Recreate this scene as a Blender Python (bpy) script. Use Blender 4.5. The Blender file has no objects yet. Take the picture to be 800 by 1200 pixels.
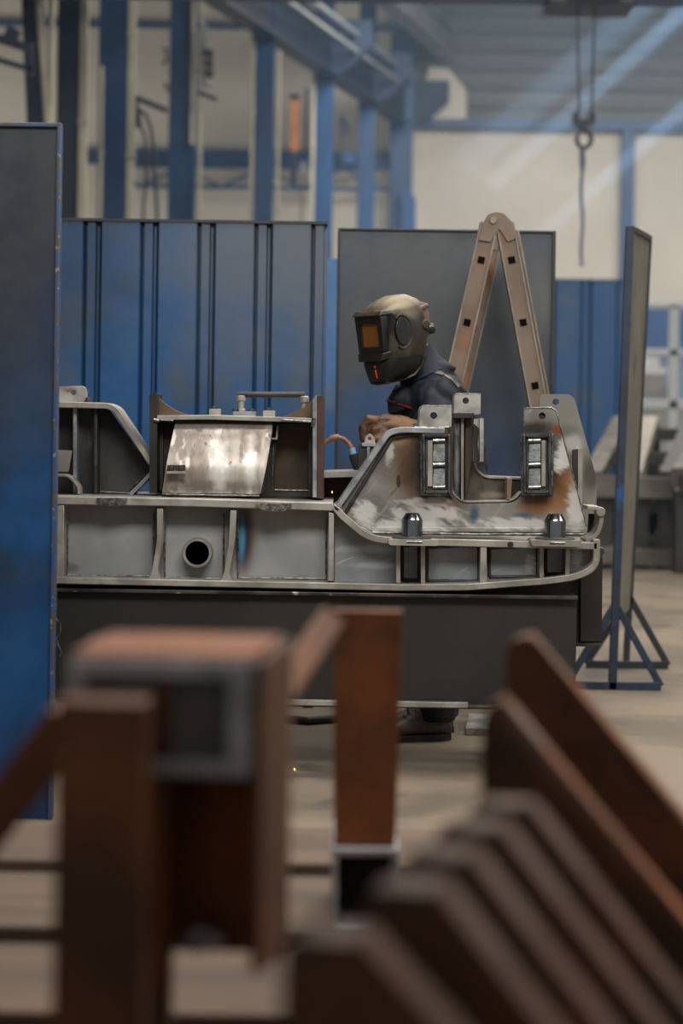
import bpy, bmesh, math, random
from mathutils import Vector, Matrix, noise
from mathutils.geometry import tessellate_polygon, delaunay_2d_cdt
random.seed(7)
SC = bpy.context.scene
COL = SC.collection
PI = math.pi

# ------------------------------------------------------------------ camera geometry (used to place things at measured depths)
F, CU, CV, CH, ROLL = 2500.0, 400.0, 500.0, 1.14, math.radians(0.8)
CR, SR = math.cos(ROLL), math.sin(ROLL)
def at(u, v, Y):
    a, b = u - CU, v - CV
    a, b = a * CR + b * SR, -a * SR + b * CR
    return Vector((a * Y / F, Y, CH - b * Y / F))
def floor_at(u, v, z=0.0):
    a, b = u - CU, v - CV
    b2 = -a * SR + b * CR
    return at(u, v, F * (CH - z) / b2)

# ------------------------------------------------------------------ mesh builder
class M:
    def __init__(s): s.v = []; s.f = []
    def add(s, vs, fs):
        n = len(s.v); s.v += [Vector(p) for p in vs]; s.f += [tuple(n + i for i in f) for f in fs]; return s
    def box(s, x0, x1, y0, y1, z0, z1):
        return s.add([(x, y, z) for x in (x0, x1) for y in (y0, y1) for z in (z0, z1)],
                     [(0,1,3,2),(4,6,7,5),(0,4,5,1),(2,3,7,6),(0,2,6,4),(1,5,7,3)])
    def bar(s, p, q, w, h, up=(0,0,1)):
        p, q = Vector(p), Vector(q); d = (q - p).normalized(); up = Vector(up)
        if abs(d.dot(up)) > .98: up = Vector((0,1,0))
        a = d.cross(up).normalized(); b = a.cross(d).normalized()
        vs = [e + a*sx*w/2 + b*sz*h/2 for e in (p, q) for sx, sz in ((-1,-1),(1,-1),(1,1),(-1,1))]
        return s.add(vs, [(0,1,2,3),(7,6,5,4),(0,4,5,1),(1,5,6,2),(2,6,7,3),(3,7,4,0)])
    def loft(s, rings, cap=True, closed=True):
        n = len(rings[0]); vs = [p for r in rings for p in r]; fs = []
        for i in range(len(rings) - 1):
            for j in range(n if closed else n - 1):
                k = (j + 1) % n
                fs.append((i*n+j, i*n+k, (i+1)*n+k, (i+1)*n+j))
        if cap and closed:
            fs.append(tuple(reversed(range(n)))); fs.append(tuple((len(rings)-1)*n + j for j in range(n)))
        return s.add(vs, fs)
    def tube(s, pts, r, n=10, jitter=0.0):
        pts = [Vector(p) for p in pts]; rings = []; a = None
        for i, p in enumerate(pts):
            d = (pts[min(i+1, len(pts)-1)] - pts[max(i-1, 0)]).normalized()
            if a is None:
                a = d.cross(Vector((0,0,1)))
                if a.length < .1: a = d.cross(Vector((0,1,0)))
            a = (a - d * a.dot(d)).normalized(); b = d.cross(a)
            rr = (r[i] if isinstance(r, (list, tuple)) else r) * (1 + jitter * random.uniform(-1, 1))
            rings.append([p + (a*math.cos(t*2*PI/n) + b*math.sin(t*2*PI/n))*rr for t in range(n)])
        return s.loft(rings)
    def lathe(s, c, prof, n=28, axis='z'):
        c = Vector(c); rings = []
        for r, h in prof:
            ring = []
            for t in range(n):
                x, y = r*math.cos(t*2*PI/n), r*math.sin(t*2*PI/n)
                ring.append(c + (Vector((x, y, h)) if axis == 'z' else Vector((x, h, y)) if axis == 'y' else Vector((h, x, y))))
            rings.append(ring)
        return s.loft(rings)
    def prism3(s, loops, off):
        """loops: outer + holes, lists of 3D points in one plane; extruded by vector off."""
        off = Vector(off); loops = [[Vector(p) for p in l] for l in loops]
        flat = [p for l in loops for p in l]; n = len(flat)
        if len(loops) > 1:
            nn = off.normalized(); ax = Vector((0,0,1)) if abs(nn.z) < .9 else Vector((1,0,0)); ax = (ax - nn*ax.dot(nn)).normalized(); ay = nn.cross(ax)
            es = []; st = 0
            for l in loops: es += [(st+i, st+(i+1) % len(l)) for i in range(len(l))]; st += len(l)
            P2 = [Vector(((p-flat[0]).dot(ax), (p-flat[0]).dot(ay))) for p in flat]
            r = delaunay_2d_cdt(P2, es, [], 0, 1e-7)
            def inside(c, l):
                k = False
                for i in range(len(l)):
                    a, b = l[i], l[i-1]
                    if (a.y > c.y) != (b.y > c.y) and c.x < (b.x-a.x)*(c.y-a.y)/(b.y-a.y)+a.x: k = not k
                return k
            L2 = []; st = 0
            for l in loops: L2.append(P2[st:st+len(l)]); st += len(l)
            tris = []
            for t in r[2]:
                c = sum((r[0][i] for i in t), Vector((0,0)))/len(t)
                if inside(c, L2[0]) and not any(inside(c, h) for h in L2[1:]): tris.append(tuple(r[3][i][0] for i in t))
        else: tris = tessellate_polygon(loops)
        fs = [tuple(t) for t in tris] + [tuple(n + i for i in reversed(t)) for t in tris]
        st = 0
        for l in loops:
            m = len(l)
            for i in range(m): j = (i+1) % m; fs.append((st+i, st+j, n+st+j, n+st+i))
            st += m
        return s.add(flat + [p + off for p in flat], fs)
    def prism(s, loops, Y0, Y1):
        return s.prism3([[at(u, v, Y0) for u, v in l] for l in loops], (0, Y1 - Y0, 0))
    def band(s, pts, t, Y0, Y1, closed=False):
        """strip of thickness t px following a pixel path, extruded in depth."""
        n = len(pts); L = []; R = []
        P = [Vector(p).to_2d() if len(p) > 2 else Vector(p) for p in pts]
        for i in range(n):
            d0 = (P[i] - P[i-1]).normalized() if i > 0 else (P[1]-P[0]).normalized()
            d1 = (P[i+1] - P[i]).normalized() if i < n-1 else d0
            n0 = Vector((-d0.y, d0.x)); n1 = Vector((-d1.y, d1.x)); nn = (n0 + n1).normalized()
            k = t/2/max(.4, nn.dot(n0)); L.append(P[i] + nn*k); R.append(P[i] - nn*k)
        rings = []
        for i in range(n):
            rings.append([at(*L[i], Y0), at(*R[i], Y0), at(*R[i], Y0) + Vector((0, Y1-Y0, 0)), at(*L[i], Y0) + Vector((0, Y1-Y0, 0))])
        return s.loft(rings)

def fil(pts, r, seg=5):
    """round the inner corners of a 2D path; r number or list."""
    out = []; n = len(pts); P = [Vector(p) for p in pts]
    for i in range(n):
        rr = r[i] if isinstance(r, (list, tuple)) else r
        if i in (0, n-1) or rr <= 0: out.append(tuple(P[i])); continue
        a = (P[i-1]-P[i]); b = (P[i+1]-P[i]); k = min(rr, a.length*.48, b.length*.48)
        p, q = P[i]+a.normalized()*k, P[i]+b.normalized()*k
        for t in range(seg+1):
            t /= seg; out.append(tuple(p*(1-t)**2 + P[i]*2*t*(1-t) + q*t*t))
    return out
def filc(pts, r, seg=5):
    n = len(pts); rr = r if isinstance(r, (list, tuple)) else [r]*n
    return fil([pts[-1]] + list(pts) + [pts[0]], [0] + list(rr) + [0], seg)[1:-1]
def circ(u, v, r, n=20, rv=None):
    return [(u + r*math.cos(t*2*PI/n), v + (rv or r)*math.sin(t*2*PI/n)) for t in range(n)]

def props(o, label=None, cat=None, group=None, kind=None):
    if label: o['label'] = label
    if cat: o['category'] = cat
    if group: o['group'] = group
    if kind: o['kind'] = kind
    return o
def obj(name, m, mat, parent=None, bevel=0.0, smooth=None, label=None, cat=None, group=None, kind=None, loc=None, wn=False):
    """links one mesh object; a child is stored relative to its parent's world place."""
    if isinstance(m, M):
        if loc is None and parent is None:
            xs = [p.x for p in m.v]; ys = [p.y for p in m.v]; zs = [p.z for p in m.v]
            loc = Vector(((min(xs)+max(xs))/2, (min(ys)+max(ys))/2, min(zs)))
        base = Vector(loc) if parent is None else Vector(WORLD[parent.name])
        me = bpy.data.meshes.new(name); me.from_pydata([p - base for p in m.v], [], m.f)
        bm = bmesh.new(); bm.from_mesh(me); bmesh.ops.recalc_face_normals(bm, faces=bm.faces); bm.to_mesh(me); bm.free()
    else: me = m; base = Vector(loc) if parent is None else Vector(WORLD[parent.name])
    o = bpy.data.objects.new(name, me); COL.objects.link(o)
    me.materials.append(mat)
    if parent is None: o.location = base
    else: o.parent = parent
    WORLD[o.name] = base
    if smooth is None: smooth = 35
    if smooth:
        me.polygons.foreach_set('use_smooth', [True]*len(me.polygons)); me.set_sharp_from_angle(angle=math.radians(smooth))
    if bevel:
        b = o.modifiers.new('b', 'BEVEL'); b.width = bevel; b.segments = 2; b.limit_method = 'ANGLE'; b.angle_limit = math.radians(35)
    return props(o, label, cat, group, kind)
WORLD = {}
def thing(name, loc, label, cat, group=None, kind=None):
    o = bpy.data.objects.new(name, None); COL.objects.link(o); o.location = loc; o.empty_display_size = .1
    WORLD[o.name] = Vector(loc); return props(o, label, cat, group, kind)
def dup(root, loc, rotz=0.0, label=None, scale=None):
    r = root.copy(); COL.objects.link(r); r.location = loc; r.rotation_euler = (0, 0, rotz)
    if scale: r.scale = scale
    if label: r['label'] = label
    for ch in list(root.children):
        c = ch.copy(); COL.objects.link(c); c.parent = r
        for g in list(ch.children):
            d = g.copy(); COL.objects.link(d); d.parent = c
    return r

# ------------------------------------------------------------------ materials
def S(r, g, b):
    return tuple((c/255/12.92 if c/255 <= .04045 else ((c/255+.055)/1.055)**2.4) for c in (r, g, b)) + (1.0,)
def mat(name, c1, c2=None, rough=.5, metal=0.0, scale=6.0, detail=6, bump=0.0, bscale=40.0, stretch=(1,1,1), stains=(), rust=None, rough2=None, lo=.35, hi=.65, spec=.5, origin=(0,0,0), streak=None):
    """c1/c2 mixed by noise; rust = (colour, lo, hi, scale); stains = (centre, radii, colour, strength, wobble, scale)."""
    m = bpy.data.materials.new(name); m.use_nodes = True; nt = m.node_tree; N = nt.nodes; L = nt.links
    b = N['Principled BSDF']; b.inputs['Metallic'].default_value = metal; b.inputs['Roughness'].default_value = rough
    b.inputs['Specular IOR Level'].default_value = spec
    if c2 is None and not bump and not stains and not rust:
        b.inputs['Base Color'].default_value = c1; return m
    tc = N.new('ShaderNodeTexCoord'); mp = N.new('ShaderNodeMapping'); mp.inputs['Scale'].default_value = stretch
    L.new(tc.outputs['Object'], mp.inputs['Vector'])
    def nz(sc, det=detail, vec=None, dist=0.0):
        n = N.new('ShaderNodeTexNoise'); n.inputs['Scale'].default_value = sc; n.inputs['Detail'].default_value = det; n.inputs['Distortion'].default_value = dist
        L.new(vec or mp.outputs[0], n.inputs['Vector']); return n
    def mr(src, a, c, lo_=0.0, hi_=1.0):
        r = N.new('ShaderNodeMapRange'); r.interpolation_type = 'SMOOTHSTEP'
        r.inputs[1].default_value = a; r.inputs[2].default_value = c; r.inputs[3].default_value = lo_; r.inputs[4].default_value = hi_
        L.new(src, r.inputs[0]); return r.outputs[0]
    def mix(fac, A, B):
        x = N.new('ShaderNodeMix'); x.data_type = 'RGBA'
        L.new(fac, x.inputs[0])
        for s_, val in ((6, A), (7, B)):
            if isinstance(val, tuple): x.inputs[s_].default_value = val
            else: L.new(val, x.inputs[s_])
        return x.outputs[2]
    n1 = nz(scale, dist=.4)
    col = mix(mr(n1.outputs['Fac'], lo, hi), c1, c2 or c1)
    if rust:
        n2 = nz(rust[3], 8); col = mix(mr(n2.outputs['Fac'], rust[1], rust[2]), col, rust[0])
    if streak:
        for (sc_, a, c, ns, ang, k) in streak:
            m2 = N.new('ShaderNodeMapping'); m2.inputs['Rotation'].default_value = (0, math.radians(ang), 0); L.new(tc.outputs['Object'], m2.inputs['Vector'])
            m3 = N.new('ShaderNodeMapping'); m3.inputs['Scale'].default_value = (1, 1, k); L.new(m2.outputs[0], m3.inputs['Vector'])
            col = mix(mr(nz(ns, 7, m3.outputs[0], .3).outputs['Fac'], a, c, 0, .85), col, sc_)
    for (c, r, sc_, st, wob, ws) in stains:
        sub = N.new('ShaderNodeVectorMath'); sub.operation = 'SUBTRACT'; L.new(tc.outputs['Object'], sub.inputs[0]); sub.inputs[1].default_value = Vector(c) - Vector(origin)
        dv = N.new('ShaderNodeVectorMath'); dv.operation = 'DIVIDE'; L.new(sub.outputs[0], dv.inputs[0]); dv.inputs[1].default_value = r
        ln = N.new('ShaderNodeVectorMath'); ln.operation = 'LENGTH'; L.new(dv.outputs[0], ln.inputs[0])
        crisp = wob >= 1.4; vv = tc.outputs['Object']
        if crisp:
            m2 = N.new('ShaderNodeMapping'); m2.inputs['Rotation'].default_value = (0, math.radians(62), 0); L.new(vv, m2.inputs['Vector'])
            m3 = N.new('ShaderNodeMapping'); m3.inputs['Scale'].default_value = (2.6, 1, .8); L.new(m2.outputs[0], m3.inputs['Vector']); vv = m3.outputs[0]
        nn = nz(ws*1.6 if crisp else ws, 9 if crisp else 6, vv, .6)
        ad = N.new('ShaderNodeMath'); ad.operation = 'MULTIPLY_ADD'; L.new(nn.outputs['Fac'], ad.inputs[0]); ad.inputs[1].default_value = wob; L.new(ln.outputs['Value'], ad.inputs[2])
        col = mix(mr(ad.outputs[0], (.38 if crisp else .25) + wob*.5, (1.0 if crisp else 1.1) + wob*.5, st, 0.0), col, sc_)
    L.new(col, b.inputs['Base Color'])
    if rough2 is not None:
        L.new(mr(nz(scale*2.3).outputs['Fac'], .3, .7, rough, rough2), b.inputs['Roughness'])
    if bump:
        bp = N.new('ShaderNodeBump'); bp.inputs['Strength'].default_value = bump; bp.inputs['Distance'].default_value = .004
        L.new(nz(bscale, 5).outputs['Fac'], bp.inputs['Height']); L.new(bp.outputs[0], b.inputs['Normal'])
    return m
def emis(name, c, s):
    m = bpy.data.materials.new(name); m.use_nodes = True; b = m.node_tree.nodes['Principled BSDF']
    b.inputs['Base Color'].default_value = c; b.inputs['Emission Color'].default_value = c; b.inputs['Emission Strength'].default_value = s; return m

# ================================================================== CAMERA
cd = bpy.data.cameras.new('camera'); cam = bpy.data.objects.new('camera', cd); COL.objects.link(cam); SC.camera = cam
cam.location = (0, 0, CH); cam.rotation_euler = (PI/2, -ROLL, 0)
cd.sensor_fit = 'HORIZONTAL'; cd.sensor_width = 24; cd.lens = F*24/800; cd.shift_y = -(600 - CV)/800
cd.clip_end = 200; cd.dof.use_dof = True; cd.dof.focus_distance = 7.12; cd.dof.aperture_fstop = .075/.034

# ================================================================== SETTING
BY = 40.0
m_floor = mat('floor concrete', S(122,109,92), S(96,86,73), rough=.75, scale=1.3, detail=9, bump=.25, bscale=30, rust=(S(84,76,66), .56, .66, 2.6), lo=.4, hi=.62)
m_cream = mat('cream sandwich panel', S(206,203,194), S(194,191,182), rough=.6, scale=.4)
m_roof = mat('roof sheet', S(120,122,124), S(104,106,110), rough=.6, scale=.5)
m_clad = mat('grey ribbed cladding', S(92,95,97), S(74,79,84), rough=.5, scale=.35, stretch=(.4,1,3))
m_blue = mat('blue building steel', S(20,74,126), S(16,60,106), rough=.45, scale=1.5)
m_navy = mat('navy steel', S(20,38,62), S(16,30,50), rough=.5, scale=1.5)
m_bluewall = mat('blue wall paint', S(28,80,142), S(22,68,126), rough=.55, scale=.8)

def sbox(name, b, m, kind='structure', **k): return obj(name, M().box(*b), m, kind=kind, **k)
sbox('floor', (-24, 16, -2, BY+.2, -.2, 0), m_floor)
sbox('wall_back', (-24, 16, BY+.2, BY+.5, 0, 11), m_cream)
sbox('wall_left', (-24.3, -24, -2, BY+.5, 0, 11), m_cream)
sbox('wall_right', (16, 16.3, -2, BY+.5, 0, 11), m_cream)
sbox('ceiling', (-24.3, 16.3, -2, BY+.5, 11, 11.2), m_roof)
# blue lower dado of the far wall, right of the column row
z_d = at(770, 352, BY).z
sbox('trim_1', (at(600,352,BY).x, 16, BY+.12, BY+.2, 0, z_d), m_bluewall)
# blue eaves beam and the post below it
zt, zb = at(640, 141, BY).z, at(640, 152, BY).z
sbox('trim_2', (at(476,147,BY).x, 16, BY-.1, BY+.2, zb, zt), m_blue)
sbox('trim_3', (at(727.5,240,BY).x, at(742,240,BY).x, BY-.08, BY+.2, 0, zb), m_blue)
# ribbed grey cladding above the beam: a trapezoid profile with its ribs along x
m = M(); x0, x1 = at(478,100,BY).x, 16.0
ring = []; z = zt; p = .35
while z < 11:
    ring += [(BY+.08, z), (BY+.08, z+.2), (BY-.0, z+.235), (BY-.0, z+.315)]; z += p
ring = [(y, min(z, 10.99)) for y, z in ring]
va = [(x0, y, z) for y, z in ring] + [(x0, BY+.2, 10.99), (x0, BY+.2, zt)]
m.loft([va, [(x1, y, z) for _, y, z in va]]); obj('wall_cladding', m, m_clad, kind='structure', smooth=0)
# pale panel left bare of the cladding
obj('trim_4', M().prism([filc([(503,78),(526,81),(546,106),(546,139),(484,139)], 3)], BY-.12, BY-.02), m_cream, kind='structure', smooth=0)
# rails on the far wall of the second bay
xl, xr = at(120,186,BY).x, at(478,186,BY).x
sbox('trim_5', (xl-8, xr, BY-.1, BY+.2, at(300,194,BY).z, at(300,178,BY).z), m_blue)
sbox('trim_6', (xl-8, xr, BY, BY+.2, at(300,33,BY).z, at(300,28,BY).z), m_blue)
# light truss hung under the rail
m = M(); za, zc = at(300,196,BY-.3).z, at(300,220,BY-.3).z
m.bar((xl, BY-.3, zc), (xr, BY-.3, zc), .07, .07); m.bar((xl, BY-.3, za), (xr, BY-.3, za), .07, .07)
k = 0; x = xl
while x < xr - .7:
    m.bar((x, BY-.3, zc if k % 2 else za), (x+.75, BY-.3, za if k % 2 else zc), .05, .05); x += .75; k += 1
obj('lattice_truss', m, m_blue, label='thin blue lattice truss under the rail on the far wall between columns', cat='truss', kind='structure')

# ------------------------------------------------------------------ column row
def column(u, Y, w, d, mt, label, ztop=10.9, vref=200, group='blue steel columns'):
    c = at(u, vref, Y); t = .03
    x0, x1 = c.x - w/2, c.x + w/2; y0, y1 = Y, Y + d
    o = thing('steel_column', (c.x, Y + d/2, 0), label, 'column', group, 'structure')
    m = M(); m.box(x0, x1, y0, y0+t, 0, ztop); m.box(x0, x1, y1-t, y1, 0, ztop); m.box(c.x-.015, c.x+.015, y0+t, y1-t, 0, ztop)
    obj('column_shaft', m, mt, o, bevel=.004)
    obj('base_plate', M().box(x0-.08, x1+.08, y0-.08, y1+.08, 0, .04), mt, o)
    return o, c
row = [(131,24.7,.34,'blue steel column second from left edge beside cream strip'),
       (212,27.2,.33,'blue steel column carrying grey switch gear'),
       (308,30.7,.28,'blue steel column crossed by the grey busbar rails'),
       (379,34.1,.30,'blue steel column just right of the orange post'),
       (429,36.9,.30,'blue steel column with tapered bracket nearer the far wall'),
       (470,39.4,.42,'blue steel column standing against the far wall')]
cols = []; m_corb = mat('deep blue bracket paint', S(18,48,84), S(14,40,70), rough=.6, scale=2)
for u, Y, w, lab in row:
    o, c = column(u, Y, w, .34, m_blue, lab); cols.append((o, c, Y, w))
for i, (dx, zt_, zb_) in enumerate(((.62, 7.95, 7.2), (.62, 7.9, 7.15), (.68, 7.85, 7.05))):
    o, c, Y, w = cols[3+i]
    zc = CH + (CV - (22, 60, 92)[i]) * Y/F
    x = c.x + w/2 - .02
    pts = [(x, Y+.05, zc), (x+dx, Y+.05, zc), (x+dx, Y+.05, zc-.38), (x+.3, Y+.05, zc-.72), (x, Y+.05, zc-.95)]
    obj('corbel', M().prism3([pts], (0,.24,0)), m_corb, o, bevel=.004)
o, c = column(80, 22, .26, .3, m_navy, 'near black navy column rising behind the dark left screen')
# leaning navy strut further left
mm = M().bar(at(50, 262, 21), at(36, -60, 21), .2, .2, up=(0,1,0)); mm.bar(at(50,262,21), Vector((at(56,700,21).x, 21, 0)), .2, .2, up=(0,1,0))
obj('steel_strut', mm, m_navy, label='navy leaning strut at the top left corner of the hall', cat='strut', kind='structure')

# runway girders between the columns (along the row direction)
def rowpt(Y, dx, z): return Vector((-8.87 + .252*Y + dx, Y, z))
m = M()
for zz in (7.45, 6.72): m.bar(rowpt(24, .05, zz), rowpt(39.2, .05, zz), .3, .04)
m.bar(rowpt(24, .05, 7.085), rowpt(39.2, .05, 7.085), .03, .7)
obj('crane_girder', m, m_navy, label='dark blue crane girder running diagonally behind the columns', cat='girder', kind='structure')
m_pale = mat('pale grey paint', S(120,126,130), S(98,106,114), rough=.5, scale=2)
m = M()
for zz, w in ((8.55, .3), (8.05, .34)): m.bar(rowpt(25, .75, zz), rowpt(39.6, .75, zz), w, .05)
m.bar(rowpt(25, .75, 8.3), rowpt(39.6, .75, 8.3), .04, .46)
obj('crane_girder', m, m_pale, label='pale grey crane runway girder resting on column brackets', cat='girder', kind='structure')
for i, zz in enumerate((7.42, 7.15)):
    m = M(); m.bar(rowpt(25, .42, zz), rowpt(37, .42, zz), .07, .07)
    obj('busbar_rail', m, m_pale, label=('upper' if i == 0 else 'lower') + ' of two thin grey busbar rails slanting past the columns', cat='rail')
    WORLD['x'] = Vector()
# cream strips beside the columns: pipes, and lit flange edges painted as strips
m_strip = mat('cream strip', S(190,186,168), S(168,164,150), rough=.5, scale=2)
ducts = [(97,21.9,.085,-80,400,'cream vertical strip right of the near black column'), (153,24.6,.09,-80,400,'cream vertical strip right of the second column'),
         (118,24.4,.04,78,400,'short grey pipe ending beside the second column'), (234,27.1,.05,-80,400,'thin pale strip on the right edge of the switch gear column'),
         (294.5,30.6,.05,-80,400,'thin pale strip left of the busbar column'), (325,30.6,.05,60,400,'thin pale strip right of the busbar column'), (366,34,.055,-80,400,'thin pale strip between orange post and column'),
         (224,27.1,.045,-80,170,'grey conduit on the face of the switch gear column')]
for u, Y, w, v0, v1, lab in ducts:
    p = at(u, 200, Y); zt_ = at(u, v0, Y).z; zb_ = 0.0 if v1 == 400 else at(u, v1, Y).z
    m = M().box(p.x-w/2, p.x+w/2, Y-.06, Y-.0, zb_, min(zt_, 10.9))
    if v1 != 400: m = M().box(p.x-w/2, p.x+w/2, Y-.05, Y+.095, zb_, min(zt_, 10.9))
    for zz in (2.2, 4.2, 5.6):
        if zb_ < zz < zt_: m.box(p.x-w/2-.012, p.x+w/2+.012, Y-.07, Y+.02, zz, zz+.05)
    obj('pale_strip', m, m_strip, bevel=.006, label=lab, cat='duct', group='ducts and pipes on the columns')
# slanted cream twin pipe at top left
m = M(); m.tube([at(44,-20,20.6), at(56,150,20.6), at(57,200,20.6)], .035); m.tube([at(61,-20,20.6), at(60,60,20.6), at(58,200,20.6)], .03); m.box(at(57,200,20.6).x-.05, at(57,200,20.6).x+.05, 20.55, 20.65, 0, at(57,200,20.6).z)
obj('downpipe', m, m_strip, label='cream forked downpipe left of the near black column', cat='pipe')
# left edge brackets
m_black = mat('black rubber', S(24,25,27), S(34,35,37), rough=.6, scale=9)
m = M(); m.bar(at(-30,36,20), at(38,58,20), .06, .08); m.bar(at(-30,62,20), at(38,82,20), .05, .05); m.bar(at(6,40,20), at(20,46,20), .12, .16); m.bar(at(36,50,20), at(36,90,20), .05, .05)
obj('wall_bracket', m, m_navy, label='dark double arm bracket at the top left edge', cat='bracket')
# cantilever arm with a hanging black hose
m = M(); Y = 25.6
m.bar(at(160,115,Y), at(196,130,Y), .06, .06); m.bar(at(160,112,Y), at(160,150,Y), .05, .05)
a = thing('hose_arm', at(160,120,Y), 'dark bracket arm with black hose hanging between two columns', 'hose arm')
obj('arm', m, m_navy, a)
obj('hose', M().tube([at(162+4*0,128,Y)] + [at(u,v,Y) for u, v in ((170,133),(177,150),(180,175),(181,200),(183,230),(186,300))], .022), m_black, a, label='black hose')
obj('hose', M().tube([at(u,v,Y) for u, v in ((163,130),(164,145),(170,160),(172,200),(168,240),(168,300))], .018), m_black, a, label='black hose')
# switch gear on column
Y = 26.86; m_grey = mat('grey switch box', S(150,154,154), S(130,134,134), rough=.5, scale=5); m_dk = mat('dark grey plastic', S(44,48,52), rough=.5)
a = thing('switch_gear', at(241,120,Y), 'grey switch box and dark connectors on the column edge', 'switch gear')
obj('box', M().prism([filc([(236,28),(243,28),(243,66),(236,66)],1.5)], Y, Y+.12), m_grey, a, bevel=.005)
for v in (62, 74, 86): obj('connector', M().prism([filc([(237,v-4),(249,v-5),(250,v+4),(239,v+5)],2)], Y-.05, Y+.08), m_dk, a)
obj('isolator', M().lathe(at(243,97,Y), [(.03,-.06),(.05,-.04),(.05,.04),(.03,.06)]), m_grey, a)
obj('bracket', M().bar(at(232,108,Y), at(254,117,Y), .05, .05), m_navy, a)
# hooks on the other side of that column
obj('cable_hook', M().band([(190,56),(195,58),(195,72),(189,74)], 2.5, 27, 27.05), m_navy, label='upper small dark cable hook on the left of the switch gear column', cat='hook')
obj('cable_hook', M().band([(191,98),(196,100),(196,108)], 2.5, 27, 27.05), m_navy, label='lower small dark cable hook on the left of the switch gear column', cat='hook')
# orange post
Y = 32.5; m_or = mat('orange paint', S(176,116,72), S(156,98,58), rough=.5, scale=4)
a = thing('lifting_post', at(346,220,Y), 'small orange lifting post with dark rod hung between two columns', 'lifting post')
obj('post', M().prism([filc([(340,114),(350,114),(350,177),(340,177)],1)], Y, Y+.12), m_or, a, bevel=.006)
obj('cap', M().prism([filc([(338,110),(352,110),(351,115),(339,115)],1)], Y-.02, Y+.14), m_navy, a)
obj('rod', M().bar(at(359,103,Y+.1), at(359,180,Y+.1), .05, .05), m_navy, a)
obj('clamp', M().prism([filc([(339,177),(349,177),(347,217),(340,217)],2)], Y, Y+.1), m_navy, a)
obj('box', M().prism([filc([(351,190),(360,190),(360,205),(351,205)],2)], Y, Y+.12), m_pale, a)
obj('cable', M().tube([at(354,205,Y), at(353,235,Y), at(353,300,Y)], .012, 6), m_black, a)
# small blue gear between the last columns
Y = 36; a = thing('control_box', at(404,190,Y), 'small blue control box with bracket between last two columns', 'control box')
obj('box', M().prism([filc([(402,178),(416,178),(416,191),(402,191)],1.5)], Y, Y+.15), m_blue, a, bevel=.008)
obj('bracket', M().prism([[(398,136),(402,136),(410,148),(409,158),(401,160),(401,190),(398,190)]], Y+.05, Y+.1), m_navy, a)
# foot bracket of the last column (brighter blue swelling)
obj('gusset_plate', M().prism([[(478,222),(487,232),(487,266),(480,330),(470,330),(470,222)]], 39.1, 39.2), m_bluewall, label='bright blue gusset plate low on the farthest column', cat='gusset', kind='structure')

# ------------------------------------------------------------------ overhead crane with hook block
Y = 20.0; m_hook = mat('dark crane steel', S(40,46,54), S(54,60,66), rough=.45, metal=.4, scale=12)
zt_ = at(640, 4, Y).z
o = thing('overhead_crane', (0, Y, zt_), 'blue overhead crane bridge with trolley crossing above the picture', 'crane')
m = M(); m.box(-12, 15.9, Y-.2, Y+.2, zt_+.02, zt_+.06); m.box(-12, 15.9, Y-.05, Y+.05, zt_+.06, zt_+.7); m.box(-12, 15.9, Y-.2, Y+.2, zt_+.7, zt_+.74)
obj('bridge_girder', m, m_blue, o)
pc = at(690, 0, Y).x
obj('trolley', M().box(pc-.4, pc+.4, Y-.32, Y+.32, zt_-.06, zt_+.015).box(pc-.25, pc+.25, Y-.4, Y+.4, zt_-.02, zt_+.012), m_hook, o, bevel=.01)
h = thing('crane_hook', at(683, 175, Y), 'dark crane hook block hanging on two wire ropes', 'crane hook')
for u in (676, 697):
    obj('wire_rope', M().tube([at(u, 1, Y-.1), at(u*.7+684*.3, 134, Y-.1)], .011, 6), m_hook, h)
m = M(); m.prism([filc([(671,132),(677,130),(680,140),(688,140),(691,131),(698,133),(697,145),(689,148),(688,153),(679,153),(678,148),(671,144)], 2)], Y-.13, Y-.05)
obj('pulley_block', m, m_hook, h, bevel=.008)
ring = [at(684 + 8.5*math.cos(t*PI/12), 163 + 10*math.sin(t*PI/12), Y-.09) for t in range(-7, 17)]
obj('hook', M().tube(ring, [.022]*20+[.018,.014,.010,.006], 10), m_hook, h, smooth=60)
s = obj('lifting_sling', M().tube([at(681.5+1*math.sin(i*.9), v, Y-.09) for i, v in enumerate(range(172, 322, 10))], [.028]*3+[.016]*12, 8), mat('violet grey strap', S(112,116,150), S(96,100,130), rough=.8, scale=20), label='thin violet grey sling hanging from the crane hook', cat='sling')

# ================================================================== SCREENS
m_scr = {}
def paint(name, c1, c2, dirt, lo, hi, sc=3.0, stains=(), origin=(0,0,0), rough=.5):
    return mat(name, c1, c2, rough=rough, scale=sc, detail=8, bump=.12, bscale=25, rust=(dirt, lo, hi, sc*.9), stains=stains, origin=origin, rough2=.35)
# left foreground screen
Yl = 6.13; xr_ = at(66, 600, Yl).x; b0 = Vector((xr_-.5, Yl, 0))
st = [((xr_-.1, Yl, 2.0), (1.5, 9, 1.05), S(40,42,46), .96, .7, 3.0), ((xr_-.15, Yl, 1.25), (1.0, 9, .3), S(36,46,58), .5, 1.2, 5.0), ((xr_-.0, Yl, .0), (.5, 9, .35), S(16,36,70), .6, .7, 5)]
m_left = paint('scuffed blue paint with soot', S(8,64,112), S(6,48,86), S(18,42,62), .5, .72, 4.0, st, b0)
o = thing('welding_screen', b0, 'large sooty blue steel screen standing at the left edge', 'screen')
zt_ = 2.0
obj('panel', M().box(xr_-1.0, xr_-.012, Yl, Yl+.006, .0, zt_-.012), m_left, o)
m = M().box(xr_-.012, xr_, Yl-.012, Yl+.03, 0, zt_).box(xr_-1.0, xr_-.012, Yl-.012, Yl+.03, zt_-.012, zt_)
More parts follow.
